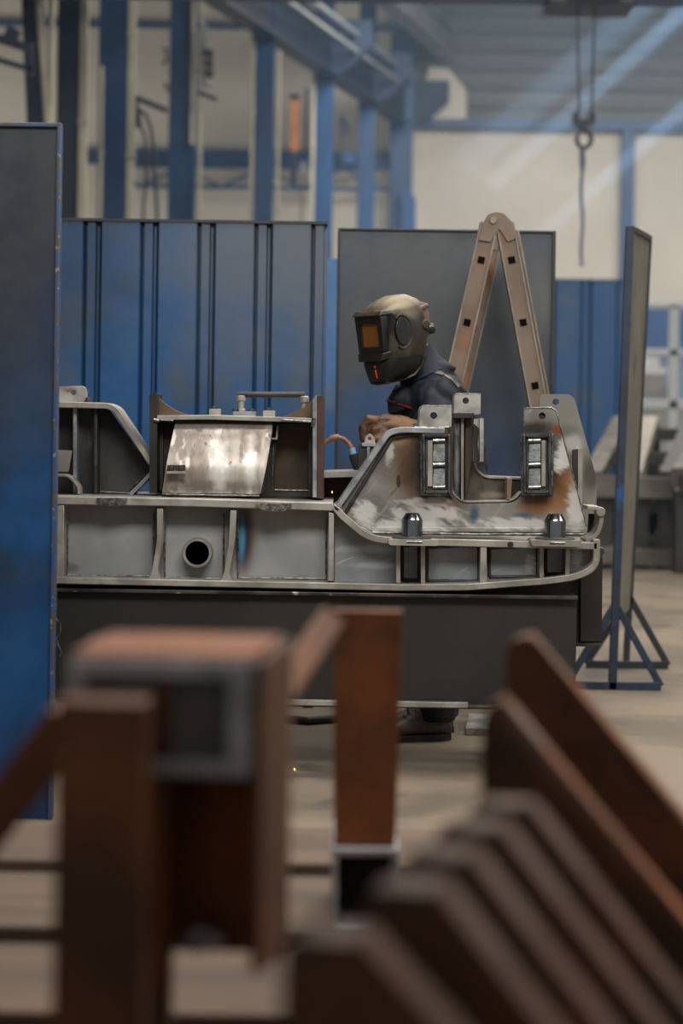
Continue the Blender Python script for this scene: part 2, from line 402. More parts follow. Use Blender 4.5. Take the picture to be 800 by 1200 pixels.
obj('edge_frame', m, mat('chipped blue edge', S(30,66,112), S(64,62,62), rough=.5, scale=22, rust=(S(120,116,110), .6, .68, 60)), o, bevel=.002)

# corrugated blue screen
def corrugated(name, label, x0, x1, Y, z0, z1, mt, per=.236, d=.04, phase=0.0, yaw=0.0, framemat=None):
    pts = []; x = x0 + phase - per
    prof = [(0,0),(.155,0),(.166,d),(.170,d),(.175,d*.25),(.208,d*.25),(.213,d),(.222,d)]
    while x < x1 + per:
        pts += [(x+a*per/.236, b) for a, b in prof]; x += per
    pts = [p for p in pts if x0 <= p[0] <= x1]; pts = [(x0, pts[0][1])] + pts + [(x1, pts[-1][1])]
    o = thing(name, ((x0+x1)/2, Y, 0), label, 'screen')
    f = [(x, Y+b+yaw*(x-x0)) for x, b in pts]
    poly = [(x, y, z0) for x, y in f] + [(x, y+.004, z0) for x, y in reversed(f)]
    m = M().loft([poly, [(x, y, z1) for x, y, _ in poly]]); obj('sheet', m, mt, o, smooth=20)
    fr = framemat or mt
    m = M().bar((x0, Y+d/2, z1-.006), (x1, Y+d/2+yaw*(x1-x0), z1-.006), d+.012, .012)
    obj('top_rail', m, fr, o)
    for xx in (x0+.05, x1-.05):
        m = M(); m.box(xx-.02, xx+.02, Y+d+.006+yaw*(xx-x0), Y+d+.04+yaw*(xx-x0), 0, z1-.02); m.box(xx-.02, xx+.02, Y-.3, Y+.4, 0, .03)
        obj('foot_post', m, fr, o)
    return o
Yc = 8.93; xa, xb = at(62,256,Yc).x, at(384,262,Yc).x
b0 = Vector(((xa+xb)/2, Yc, 0))
st = [((xb-.05, Yc, 1.95), (.9, 9, .8), S(86,92,98), .75, 1.2, 3.5), ((xa+.1, Yc, 1.9), (.35, 9, .6), S(34,52,80), .7, .8, 4)]
m_c = paint('weathered blue corrugated paint', S(22,76,128), S(34,78,120), S(60,76,92), .5, .68, 3.0, st, b0)
m_dkedge = mat('dark edge steel', S(30,36,46), S(40,44,50), rough=.5, scale=9)
corrugated('corrugated_screen', 'wide blue corrugated steel screen behind the left half of the frame', xa, xb, Yc, .03, at(230,257.5,Yc).z, m_c, per=.2385, phase=(at(118,400,Yc).x - xa), framemat=m_dkedge)
# blue strip further back between the screens
Y = 11.5; xa, xb = at(372,400,Y).x, at(402,400,Y).x
zt_ = at(390,303,Y).z
o = thing('sheet_screen', ((xa+xb)/2, Y, 0), 'pale blue sheet screen seen through the gap between larger screens', 'screen')
obj('panel', M().box(xa, xb, Y, Y+.01, 0.02, zt_), paint('pale blue paint', S(66,112,164), S(54,98,150), S(96,110,128), .5, .7, 3), o)
for xx in (xa, xb): obj('foot_bar', M().box(xx-.02, xx+.02, Y-.3, Y+.3, 0, .02), m_dkedge, o)
# dark flat screen behind the welder
Yd = 9.26; xa, xb = at(396,400,Yd).x, at(646,400,Yd).x; zt_ = at(520,269,Yd).z
b0 = Vector(((xa+xb)/2, Yd, 0))
st = [((b0.x, Yd, 1.62), (.95, 9, .78), S(62,66,68), .88, .8, 2.5), ((b0.x-.3, Yd, 1.15), (.35, 9, .25), S(30,72,120), .7, 1.2, 6), ((b0.x+.4, Yd, 1.7), (.14, 9, .2), S(92,94,92), .5, .6, 7)]
o = thing('welding_screen', b0, 'dark sooty flat steel screen behind the welder and ladder', 'screen')
obj('panel', M().box(xa, xb, Yd, Yd+.006, .06, zt_-.01), paint('sooty slate blue paint', S(36,62,92), S(44,58,74), S(58,64,70), .46, .64, 3.5, st, b0), o)
m = M().box(xa-.008, xa+.004, Yd-.012, Yd+.03, 0, zt_).box(xb-.004, xb+.012, Yd-.012, Yd+.03, 0, zt_).box(xa, xb, Yd-.012, Yd+.03, zt_-.01, zt_)
m.box(xa-.01, xa+.02, Yd-.3, Yd-.0, 0, .03).box(xb-.02, xb+.01, Yd-.3, Yd, 0, .03)
obj('edge_frame', m, mat('black edge steel', S(26,28,30), S(38,40,42), rough=.5, scale=9), o, bevel=.002)
# right far corrugated
Yf = 21.4; xa, xb = at(636,400,Yf).x, at(732,400,Yf).x
m_c2 = paint('mid blue corrugated paint', S(30,88,146), S(42,92,142), S(74,96,118), .5, .68, 2.6)
corrugated('corrugated_screen', 'blue corrugated screen further back beside the turned screen', xa, xb, Yf, .03, at(690,327,Yf).z, m_c2, per=.36, d=.06, phase=.13, framemat=m_bluewall)

# turned screen on triangular stand at right
m_stand = mat('dark blue painted steel', S(30,48,70), S(24,36,52), rough=.5, scale=14, rust=(S(24,70,120), .56, .66, 5))
Pn, Pf = floor_at(717,808), floor_at(733,783)
Pf = Pn + (Pf - Pn)
Ptn, Ptf = at(738,265,Pn.y), at(760,277,Pf.y)
o = thing('welding_screen', (Pn+Pf)/2, 'grey backed screen turned edge on, on a triangular footed stand', 'screen')
m_back = mat('tan grey sheet', S(122,116,104), S(104,100,92), rough=.6, scale=3, rust=(S(88,82,74), .55, .7, 6))
dn = (Ptn - Pn); df = (Ptf - Pf)
def sc_(t, s): # point across (t) and up (s)
    return (Pn + dn*s)*(1-t) + (Pf + df*s)*t
nrm = (sc_(1,.5)-sc_(0,.5)).cross(Vector((0,0,1))).normalized()
q = [sc_(.03,.14), sc_(.97,.14), sc_(.97,.99), sc_(.03,.99)]
obj('panel', M().prism3([q], nrm*.006), m_back, o)
obj('post', M().bar(sc_(0,0), sc_(0,1.0), .036, .036, up=(0,1,0)), m_stand, o, bevel=.003, label='blue near post')
obj('post', M().bar(sc_(1,0), sc_(1,1.0), .03, .03, up=(0,1,0)), m_dkedge, o, bevel=.003, label='dark far post')
obj('top_rail', M().bar(sc_(0,.995), sc_(1,.995), .03, .025), m_dkedge, o)
for P, uu, hh, mt in ((Pn, (672, 785), .185, m_stand), (Pf, (690, 793), .165, m_dkedge)):
    a = Vector((at(uu[0],0,P.y).x + .0, P.y, .018)); b = Vector((at(uu[1],0,P.y).x + (P.x-P.x), P.y, .018))
    a.x = P.x - (b.x-P.x)*.95
    top = P + (dn if P is Pn else df)*hh
    f = obj('foot_bar', M().bar(a, b, .036, .036), mt, o, bevel=.003)
    for e in (a, b): obj('brace', M().bar(e, top, .03, .03, up=(0,1,0)), mt, o, bevel=.003)

# ================================================================== LADDER
m_lad = mat('worn brown ladder paint', S(116,101,86), S(100,83,68), rough=.6, scale=5, bump=.15, rust=(S(142,90,54), .52, .68, 3.2), rough2=.45)
m_ladg = mat('worn grey ladder edge', S(140,132,122), S(116,108,100), rough=.5, scale=9, metal=.3)
Yn = 8.45
o = thing('step_ladder', floor_at(580, 838), 'worn brown folding ladder set up as a tall A behind the welder', 'ladder')
def stile(a, b, c, dY, dX):
    off = Vector((dX, dY, 0))
    m = M(); g = M()
    for p, q in ((a, b), (b, c)):
        p, q = at(*p, Yn) + off, at(*q, Yn) + off
        m.bar(p, q, .07, .028, up=(0,1,0))
        sd = (q-p).normalized().cross(Vector((0,1,0))).normalized()
        for sg in (-1, 1): g.bar(p + sd*sg*.033 + Vector((0,.012,0)), q + sd*sg*.033 + Vector((0,.012,0)), .006, .062, up=(0,1,0))
    return m, g
L3 = ((573,262), (497,600), (506,829)); R3 = ((591,262), (652,590), (648,829))
for dY, dX in ((0, 0), (.38, .052)):
    for P3, lab in ((L3, 'left'), (R3, 'right')):
        m, g = stile(*P3, dY, dX)
        st_ = obj('stile', m, m_lad, o, bevel=.003)
        obj('edge_flange', g, m_ladg, st_)
m_hole = mat('black plastic cap', S(8,8,9), rough=.9, spec=.1)
for P3, vs in ((L3, (305,378,451,524)), (R3, (305,378,452,526))):
    for v in vs:
        t = (v - P3[0][1])/(P3[1][1]-P3[0][1]); u = P3[0][0] + (P3[1][0]-P3[0][0])*t
        p = at(u, v, Yn); d = (at(*P3[1],Yn)-at(*P3[0],Yn)).normalized()
        r = obj('rung', M().bar(p + Vector((0,-.012,0)), p + Vector((.052,.40,0)), .026, .026, up=d), m_ladg, o, bevel=.002)
        obj('rung_cap', M().bar(p + Vector((0,-.018,0)), p + Vector((0,-.0121,0)), .027, .027, up=d), m_hole, r)
for dY, dX in ((-.006, 0), (.38, .052)):
    pts = filc([(560,282),(564,264),(571,252),(580,249),(590,251),(600,262),(604,280),(594,284),(584,268),(574,284)], [1,3,3,3,3,3,3,1,3,1])
    loop = [at(u, v, Yn) + Vector((dX, dY-.02, 0)) for u, v in pts]
    obj('hinge_plate', M().prism3([loop], (0,.012,0)), m_lad, o, bevel=.003)
obj('hinge_pin', M().lathe(at(577,259,Yn), [(.001,-.034),(.013,-.034),(.016,-.028),(.016,.02)], 18, 'y'), m_ladg, o)
for dY, dX in ((-.02, 0), (.38, .052)):
    for q in ((497,600),(652,590)): obj('lower_hinge', M().lathe(at(*q,Yn)+Vector((dX,dY,0)), [(.001,-.01),(.05,-.01),(.05,.03),(.001,.03)], 20, 'y'), m_ladg, o)

# ================================================================== WELDED MACHINE FRAME
YW = 7.05
OW = at(400, 690, YW + .3)
def stn(u, v, Y, ru, rv, c, s, wob=.5, ws=14): return (at(u, v, Y), (ru*Y/F, 9, rv*Y/F), c, s, wob, ws)
BRN, BLU, WHT, BLK, ORG = S(78,54,34), S(36,66,100), S(202,202,198), S(26,25,25), S(168,104,50)
m_flange = mat('ground steel flange', S(168,163,155), S(132,128,121), rough=.4, metal=.45, scale=9, bump=.08, bscale=90, rough2=.5)
m_edge = mat('bright mill steel edge', S(164,168,170), S(126,132,136), rough=.33, metal=.55, scale=14, rough2=.48)
m_web = mat('primed grey web', S(150,151,147), S(130,132,131), rough=.5, metal=.15, scale=5, bump=.06, bscale=70, origin=OW,
   stains=[stn(182,640,YW,9,60,S(28,40,66),.9,.2), stn(284,634,YW,19,52,S(92,60,40),.95,.2), stn(283,632,YW,13,46,S(20,30,54),1.0,.15), stn(281.5,632,YW,6,38,S(62,124,156),.95,.1),
           stn(78,668,YW,14,8,S(70,64,56),.6,.9,40), stn(268,640,YW,6,50,S(100,82,66),.6,.3)])
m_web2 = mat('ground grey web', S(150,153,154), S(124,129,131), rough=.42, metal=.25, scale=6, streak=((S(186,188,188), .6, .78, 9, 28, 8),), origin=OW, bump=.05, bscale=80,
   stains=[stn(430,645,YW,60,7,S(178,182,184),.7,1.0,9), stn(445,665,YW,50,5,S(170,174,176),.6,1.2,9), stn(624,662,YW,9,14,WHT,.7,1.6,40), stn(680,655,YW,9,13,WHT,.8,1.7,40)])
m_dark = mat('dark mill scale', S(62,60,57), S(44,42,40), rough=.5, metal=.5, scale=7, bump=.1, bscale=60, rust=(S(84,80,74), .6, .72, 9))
m_brown = mat('brown scaled plate', S(66,54,44), S(50,42,36), rough=.55, metal=.4, scale=6, bump=.1, bscale=60, rust=(S(96,80,62), .55, .7, 5))
m_rustpl = mat('red rust plate edge', S(78,52,43), S(60,43,36), rough=.7, metal=.2, scale=10, bump=.15)
m_gus = mat('brown gusset scale', S(104,80,58), S(82,62,46), rough=.6, metal=.2, scale=9)
m_weld = mat('bright weld bead', S(150,150,146), S(92,88,82), rough=.35, metal=.85, scale=60, bump=.3, bscale=150)
m_silver = mat('machined steel', S(160,164,170), S(120,124,130), rough=.16, metal=1.0, scale=6)
m_cast = mat('cast pad face', S(146,150,150), S(108,112,114), rough=.6, metal=.5, scale=40, bump=.5, bscale=160)
m_pad = mat('heat blued pad', S(88,94,98), S(50,54,58), rough=.36, metal=.5, scale=16, bump=.1, rust=(S(104,84,62), .58, .7, 12))
m_lug = mat('ground lug', S(178,176,170), S(132,130,124), rough=.4, metal=.4, scale=16, bump=.06, rust=(S(134,86,44), .6, .7, 11))

MF = thing('machine_chassis', OW, 'half finished welded steel machine frame resting on the dark trestle beams', 'machine frame')
def part(name, m, mt, **k): return obj(name, m, mt, MF, **k)
def bead(pts, Y, r=.0035, name='weld_bead', step=4, parent=None):
    P = []
    for i in range(len(pts)-1):
        a, b = Vector(pts[i]), Vector(pts[i+1]); n = max(1, int((b-a).length/step))
        for k in range(n): P.append(a.lerp(b, k/n))
    P.append(Vector(pts[-1]))
    m = M().tube([at(p.x, p.y + random.uniform(-.15,.15), Y) for p in P], r*.8, 7, .18)
    return obj(name, m, m_weld, parent or MF, smooth=60)

# ---- lower girder
part('girder_web', M().prism([filc([(58,590),(390,598),(392,682),(58,677)],1), circ(231,648,13.5)], YW+.10, YW+.112), m_web)
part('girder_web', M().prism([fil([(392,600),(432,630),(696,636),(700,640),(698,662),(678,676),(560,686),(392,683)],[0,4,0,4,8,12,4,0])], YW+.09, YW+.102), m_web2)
top = fil([(40,585),(392,592),(399,601)],[0,4,0])
# deck plate: front edge is the top flange; runs back in depth
part('deck_plate', M().band(fil([(40,586),(225,589),(390,594)],0), 9.5, YW, YW+.62), m_flange, bevel=.003)
part('lower_flange', M().band(fil([(392,593),(400,604),(432,631),(470,634.5),(700,640)],[0,5,16,3,0],6), 8.5, YW, YW+.34), m_flange, bevel=.003)
part('bottom_flange', M().band(fil([(40,679.5),(200,683),(470,688.5),(548,688),(640,681),(676,676),(699,664),(699,632)],[0,0,6,8,3,12,16,0],7), 8, YW, YW+.34), m_flange, bevel=.003)
# stiffeners
st = [[(67,592),(75,592),(74,678),(66,678)], fil([(184,596),(191,596),(190,632),(186,658),(184,670),(189,682),(172,682),(178,670),(180,658),(184,632)],[0,0,14,12,8,2,2,8,12,14],4),
      fil([(270,598),(277,598),(275,636),(270,662),(268,673),(274,684),(257,684),(262,673),(264,662),(268,636)],[0,0,14,12,8,2,2,8,12,14],4), [(385,600),(391,602),(391,681),(384,681)],
      [(464,637),(469,637),(469,684),(464,684)], [(493,638),(498,638),(498,685),(493,685)], [(563,639),(570,639),(570,683),(562,683)],
      [(632,639),(637,639),(637,678),(632,678)], [(663,640),(668,640),(667,675),(662,675)]]
for s_ in st: part('stiffener', M().prism([s_], YW+.004, YW+.094), m_flange, bevel=.002)
# fillet welds in the bays; the dark right ones paint scale and edge shade
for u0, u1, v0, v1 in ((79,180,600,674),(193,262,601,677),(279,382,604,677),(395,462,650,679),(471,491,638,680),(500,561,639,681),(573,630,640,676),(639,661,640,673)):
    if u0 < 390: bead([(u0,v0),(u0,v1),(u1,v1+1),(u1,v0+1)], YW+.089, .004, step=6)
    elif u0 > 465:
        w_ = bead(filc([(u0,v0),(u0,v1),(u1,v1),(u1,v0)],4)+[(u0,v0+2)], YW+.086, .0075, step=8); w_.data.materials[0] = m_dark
# round port
part('port_ring', M().lathe(at(231,648,YW+.04), [(.0395,.0),(.048,.0),(.05,.01),(.05,.062),(.0395,.062),(.0395,.0)], 32, 'y'), m_flange, bevel=0, smooth=30)
# dark bore lining behind the port
part('port_sleeve', M().lathe(at(231,648,YW+.06), [(.038,.0),(.0385,.0),(.0385,.2),(.0,.2),(.0,.198),(.038,.198)], 28, 'y'), m_dark)
# scalloped lugs on the deck edge
for u, v, w in ((131,587.5,19),(321,594,22)):
    part('edge_lug', M().prism([filc([(u-w,v-4),(u-w+4,v+2),(u-w+12,v+5),(u+w-12,v+5.5),(u+w-3,v+2),(u+w,v-4)],3)], YW-.016, YW+.02), m_weld, bevel=.006)
# ---- tall side plate on the right with its flange
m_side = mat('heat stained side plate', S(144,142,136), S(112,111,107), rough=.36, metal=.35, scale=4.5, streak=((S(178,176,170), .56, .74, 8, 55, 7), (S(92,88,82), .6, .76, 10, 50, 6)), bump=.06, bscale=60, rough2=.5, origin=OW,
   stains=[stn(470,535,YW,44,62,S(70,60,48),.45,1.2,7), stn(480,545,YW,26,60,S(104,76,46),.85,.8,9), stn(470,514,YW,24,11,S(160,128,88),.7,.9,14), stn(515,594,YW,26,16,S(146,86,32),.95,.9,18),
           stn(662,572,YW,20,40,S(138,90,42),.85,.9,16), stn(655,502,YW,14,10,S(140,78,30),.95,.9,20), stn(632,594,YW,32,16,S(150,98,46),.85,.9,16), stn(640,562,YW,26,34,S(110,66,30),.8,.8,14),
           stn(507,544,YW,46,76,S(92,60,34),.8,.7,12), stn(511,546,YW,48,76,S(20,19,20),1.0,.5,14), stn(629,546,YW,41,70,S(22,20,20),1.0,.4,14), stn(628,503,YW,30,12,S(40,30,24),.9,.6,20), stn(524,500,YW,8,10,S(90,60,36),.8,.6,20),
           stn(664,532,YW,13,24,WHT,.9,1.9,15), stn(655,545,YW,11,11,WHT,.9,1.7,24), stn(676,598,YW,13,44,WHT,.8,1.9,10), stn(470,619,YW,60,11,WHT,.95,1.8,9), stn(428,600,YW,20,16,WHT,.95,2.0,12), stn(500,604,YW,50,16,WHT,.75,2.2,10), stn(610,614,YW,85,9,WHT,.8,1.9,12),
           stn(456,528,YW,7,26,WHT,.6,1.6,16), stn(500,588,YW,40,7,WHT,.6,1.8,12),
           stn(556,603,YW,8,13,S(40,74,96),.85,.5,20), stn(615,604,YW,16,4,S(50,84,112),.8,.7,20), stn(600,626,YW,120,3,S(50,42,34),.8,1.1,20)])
outer = fil([(397,601),(454,508),(497,503),(527,503),(527,576),(541,589),(600,588),(613,576),(613,478),(648,477),(657,502),(688,618),(686,628),(434,626),(397,601)],[0,10,0,0,10,8,8,8,2,7,6,6,2,12,0],5)
hole = circ(635,487.5,4.2,16)
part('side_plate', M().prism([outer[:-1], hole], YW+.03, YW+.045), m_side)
part('sloping_flange', M().band(fil([(393,598),(455,507),(470,503.5),(521,505)],[0,12,6,0],6), 6.5, YW, YW+.20), m_edge, bevel=.002)
bead([(412,612),(434,624),(560,626),(684,626)], YW+.024, .007, step=5)
for q_ in ([(404,602),(459,513),(494,508)], [(404,606),(434,628)]):
    w_ = bead(q_, YW+.024, .008, step=7); w_.data.materials[0] = m_dark  # dark beads stand in for the shadow line along the flange joint
bead([(613.5,500),(613.5,478.5),(646,477.5),(652,482),(657,502),(687,617)], YW+.029, .0028, 'ground_edge', 6)
bead([(491,499),(491,480),(495,475.5),(528,475.5)], YW+.05, .0022, 'ground_edge', 6); bead([(531,484),(532,463),(535,461.5),(562,461.5)], YW+.10, .0022, 'ground_edge', 6)
bead([(397,596),(392,592)], YW-.002, .007)
part('seam_plate', M().prism([[(436,618),(684,619),(684,624),(436,623)]], YW+.018, YW+.03), m_side, bevel=.001)
m = M(); m.prism([circ(467,563,2.2,12,7)], YW+.024, YW+.03); part('slot_plug', m, m_dark)
# left lug and cut out edge
part('lug', M().prism([filc([(490,500),(490,479),(494,475),(529,475),(529,512),(490,503)],[0,3,3,0,0,0]), circ(508,487,4.2,16)], YW+.05, YW+.064), m_lug, bevel=.0012)
bead([(486,501),(527,501)], YW+.04, .005)
part('bush', M().lathe(at(635,487.5,YW+.042), [(0,0),(.006,0),(.008,-.003),(.012,-.003),(.012,.01),(0,.01)], 16, 'y'), m_dark)
part('lug_bolt', M().prism([filc([(484,496),(489,496),(490,503),(484,503)],1)], YW+.04, YW+.07), m_silver, bevel=.001)
# wear pads
def pad(u0, v0, flip):
    def X(a): return u0 + (a if not flip else a)
    p = part('wear_pad', M().prism([filc([(X(0),v0),(X(33),v0-1),(X(34),v0+70),(X(1),v0+71)],3)], YW-.005, YW+.03), m_dark, bevel=.004)
    fr = M()
    for q in ([(0,1),(3.5,1),(4.5,70),(1,70)], [(30,1),(33.5,1),(33.5,70),(30.5,70)], [(3.5,1),(30,1),(30,4.5),(3.5,4.5)], [(4,66.5),(30.5,66.5),(30.5,70),(4,70)]):
        fr.prism([[(X(a), v0+b) for a, b in q]], YW-.022, YW)
    obj('pad_frame', fr, m_pad, p, bevel=.0035)
    a0, a1 = (14, 27) if not flip else (8, 21)
    for b0, b1 in ((13,33),(42,61)):
        obj('pad_block', M().prism([filc([(X(a0),v0+b0),(X(a1),v0+b0-1),(X(a1),v0+b1),(X(a0-1),v0+b1)],1.5)], YW-.016, YW), m_cast, p, bevel=.002)
    for b in (8.5, 36.5, 63):
        obj('pad_rib', M().tube([at(X(a0-1), v0+b, YW-.006), at(X(a1), v0+b-.5, YW-.006)], .0095, 10), m_weld, p)
    c0, c1 = (7, 12.5) if not flip else (22.5, 27); obj('pad_strip', M().prism([[(X(5),v0+6),(X(6.5),v0+6),(X(7),v0+65),(X(5.5),v0+65)],[(X(27.8),v0+6),(X(29),v0+6),(X(29),v0+65),(X(28),v0+65)]][:1], YW-.014, YW), m_pad, p)
    obj('pad_strip', M().prism([filc([(X(c0),v0+8),(X(c1),v0+8),(X(c1),v0+62),(X(c0),v0+62)],1)], YW-.012, YW), m_flange, p, bevel=.002)
    bead([(X(-1),v0),(X(0),v0+71),(X(34),v0+71),(X(35),v0)], YW+.024, .007, parent=MF)
pad(494, 508, False); pad(612, 508, True)
part('pad_bracket', M().prism([filc([(526,500),(530,500),(530,583),(526,580)],1)], YW+.012, YW+.05), m_brown, bevel=.001)
# inner web seen through the U shaped cut out
inner = fil([(527,486),(553,486),(557,545),(567,558),(614,560),(614,592),(527,592),(527,486)],[0,0,8,8,0,0,0,0])
m_inner = mat('stained inner web', S(104,98,88), S(62,56,50), rough=.42, metal=.6, scale=9, bump=.1, origin=OW, stains=[stn(548,505,YW,7,36,S(86,56,36),.8,.9,14), stn(585,582,YW,22,5,S(150,140,122),.6,1.2,14)])
part('inner_web', M().prism([inner[:-1]], YW+.16, YW+.172), m_inner)
part('inner_flange', M().band(fil([(556,540),(558,550),(568,559),(614,561)],[0,5,8,0]), 2.4, YW+.15, YW+.30), m_flange)
part('cutout_lining', M().band(fil([(529,502),(529,577),(541,589),(601,588),(612,577)],[0,9,7,7,0]), 2.4, YW+.03, YW+.19), m_flange)
part('round_bar', M().tube([at(534.5,490,YW+.12), at(534.5,584,YW+.12)], .0125, 14), mat('mottled pipe', S(150,150,150), S(46,46,48), rough=.4, metal=.7, scale=26, stretch=(1,1,.4)))
part('bright_strip', M().prism([[(540,489),(543.4,489),(543,586),(540,586)]], YW+.11, YW+.15), m_flange, bevel=.001)
part('post', M().prism([[(545,489),(553,489),(553,540),(545,586)]], YW+.13, YW+.16), m_brown, bevel=.002)
part('angle_clip', M().prism([filc([(555,491),(566,490),(566,541),(556,543),(554,540)],1)], YW+.10, YW+.115).prism([[(562,490),(566.5,490),(566.5,541),(562,541)]], YW+.06, YW+.10), m_lug, bevel=.0015)
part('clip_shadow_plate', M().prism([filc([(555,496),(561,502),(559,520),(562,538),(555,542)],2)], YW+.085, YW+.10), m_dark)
part('rib', M().prism([[(594,560),(600,560),(598,586),(594,586)]], YW+.05, YW+.16), mat('tan rib', S(168,146,120), S(140,118,96), rough=.4, metal=.6, scale=12), bevel=.0015)
bead([(545,587),(592,587)], YW+.155, .005)
# lug on the rear post
part('lug', M().prism([filc([(530,487),(531,463),(534,461),(563,461),(563,485),(546,487)],[0,2,2,0,0,0]), circ(545.5,469.5,3.8,16)], YW+.10, YW+.115), m_lug, bevel=.0012)
part('lug_seat', M().prism([[(530,484),(556,484),(554,490),(530,490)]], YW+.08, YW+.2), m_dark, bevel=.002)
# second side plate behind on the right
YR = YW + .42
m_rear = mat('clean rear plate', S(150,148,140), S(128,126,119), rough=.36, metal=.35, scale=5, origin=OW, stains=[stn(692,555,YR,14,30,S(58,55,52),.8,.4,10), stn(672,520,YR,14,14,WHT,.5,1.2,12), stn(660,505,YR,20,10,S(90,86,80),.5,1.2,8)])
part('rear_side_plate', M().prism([fil([(632,466),(634,462),(667,462),(673,467),(690,528),(699,562),(698,634),(632,634),(632,466)],[0,3,4,5,4,4,0,0,0])[:-1], circ(651,471,3.8,16)], YR, YR+.014), m_rear, bevel=.0015)
part('rear_rib', M().prism([filc([(677,526),(683,525),(682,590),(677,590)],1)], YR-.06, YR), m_flange, bevel=.002)
part('rear_rib', M().prism([filc([(672,527),(676,526),(676,580),(672,580)],1)], YR-.05, YR), m_dark, bevel=.002)
# guide pins
for u, v, r0 in ((482.5,631,.035),(650,632,.036)):
    c = at(u, v-1, YW-.024)
    g = part('guide_pin', M().lathe(c, [(.0,0),(r0,0),(r0,.058),(r0*.93,.064),(r0*.66,.080),(r0*.60,.081),(r0*.55,.078),(0,.078)], 40), m_silver, smooth=28)
    obj('pin_washer', M().lathe(c - Vector((0,0,.006)), [(0,0),(.064,0),(.066,.006),(.06,.010),(r0*1.15,.011),(0,.011)], 36), m_dark, g)
    obj('pin_pad', M().prism([filc([(u-28,v+1),(u+31,v+1.5),(u+31,v+9),(u-27,v+8)],3)], YW-.095, YW+.05), m_flange, g, bevel=.003)
    bead([(u-6,v+4),(u+12,v+4)], YW-.096, .005)
part('edge_bolt', M().lathe(at(598,638,YW), [(0,-.012),(.008,-.012),(.01,-.004),(.01,.01)], 12, 'y'), m_dark)
part('edge_bolt', M().lathe(at(703,646,YW+.05), [(0,-.02),(.012,-.02),(.014,-.01),(.014,.03)], 14, 'y'), m_dark)
# curved end bracket on the right
part('end_bracket', M().band(fil([(688,595),(704,596),(705,612),(699,628),(686,634)],[0,4,9,9,0],6), 5, YW+.05, YW+.2), m_flange, bevel=.002)
part('end_bracket_boss', M().lathe(at(704,600,YW+.04), [(0,0),(.014,0),(.016,.006),(.016,.04)], 16, 'y'), m_flange)
part('end_plate', M().prism([[(690,602),(697,602),(697,634),(688,634)]], YW+.2, YW+.22), m_dark)

# ---- middle box
YB = YW + .30
part('box_side_plate', M().prism([filc([(175,463),(177,460),(184,460.5),(184,578),(175,578)],[2,2,1,0,0])], YB-.11, YB+.10), m_dark, bevel=.003)
part('box_side_plate', M().prism([[(366,468),(370,463),(371,463),(371,583),(366,583)]], YB-.12, YB+.2), m_edge, bevel=.0015)
part('box_end_plate', M().prism([[(371,464),(379,463),(379,585),(371,584)]], YB-.12, YB+.28), m_rustpl, bevel=.0015)
part('corner_gusset', M().prism([fil([(184,464),(192,472),(207,482),(229,488),(184,488),(184,464)],[0,8,12,0,0,0])[:-1]], YB-.03, YB-.018), m_gus, bevel=.001)
part('corner_gusset', M().prism([fil([(366,468),(357,477),(343,484),(328,489),(366,489),(366,468)],[0,8,10,0,0,0])[:-1]], YB-.03, YB-.018), m_gus, bevel=.001)
part('box_top_plate', M().band([(182,489.5),(250,489),(372,493)], 5.5, YB-.11, YB+.28), m_flange, bevel=.002)
bead([(184,492),(203,493)], YB-.108, .005); bead([(330,492),(364,494)], YB-.115, .005); bead([(368,490),(366,500)], YB-.12, .008); bead([(180,492),(186,493)], YB-.115, .008)
part('box_back', M().prism([[(182,492),(368,494),(368,582),(182,579)]], YB+.18, YB+.19), m_brown)
# recessed inspection panel on the right: dark frame with rounded opening
part('box_front_frame', M().prism([[(304,496),(366,496),(366,583),(296,583)], filc([(325,504),(361,504),(361,574),(320,574)],6)], YB-.02, YB-.008), m_dark, bevel=.002)
part('recess_panel', M().prism([[(312,498),(366,498),(366,581),(312,581)]], YB+.05, YB+.06), mat('brown recess panel', S(84,66,48), S(52,42,34), rough=.55, metal=.4, scale=5, bump=.1))
bead([(322,574),(361,575)], YB-.022, .004); bead([(320,520),(319,572)], YB-.022, .003)
part('angle_clip', M().band([(317,514),(324,514),(325,499)], 2, YB-.06, YB-.01), m_flange)
part('box_left_panel', M().prism([[(184,496),(206,496),(200,578),(184,578)]], YB-.0, YB+.01), m_brown)
part('box_left_bar', M().prism([filc([(187,497),(191,497),(191,575),(187,575)],1)], YB-.03, YB), m_dark, bevel=.002)
# bent scratched cover plate
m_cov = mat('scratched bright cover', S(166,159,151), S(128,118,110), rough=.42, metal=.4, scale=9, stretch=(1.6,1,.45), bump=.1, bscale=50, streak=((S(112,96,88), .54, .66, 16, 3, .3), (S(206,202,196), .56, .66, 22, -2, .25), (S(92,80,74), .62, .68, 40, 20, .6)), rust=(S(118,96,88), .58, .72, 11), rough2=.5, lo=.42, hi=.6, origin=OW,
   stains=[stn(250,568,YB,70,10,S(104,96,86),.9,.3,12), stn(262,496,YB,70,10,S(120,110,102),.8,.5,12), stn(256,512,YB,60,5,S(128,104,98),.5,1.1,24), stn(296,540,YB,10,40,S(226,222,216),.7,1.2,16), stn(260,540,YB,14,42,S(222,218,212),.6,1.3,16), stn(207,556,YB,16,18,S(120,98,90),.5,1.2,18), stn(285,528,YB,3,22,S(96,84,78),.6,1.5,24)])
prof = []
for t in range(13):
    t /= 12; v = 489.5 + 88*t
    y = YB - .09 - .05*min(1, t*1.6) - .035*math.sin(t*PI/2) + .05*max(0, (.12-t)/.12)
    prof.append((t, v, y))
rings = []
for th in (0, .006):
    for t, v, y in prof: pass
fr = []; bk = []
for t, v, y in prof:
    uL = 207 - 17*t - 1.5*math.sin(t*PI); uR = 320 - 15*t + 1.5*math.sin(t*PI)
    fr.append([at(uL + (uR-uL)*k/10, v + (1.5*t)*k/10, y) for k in range(11)])
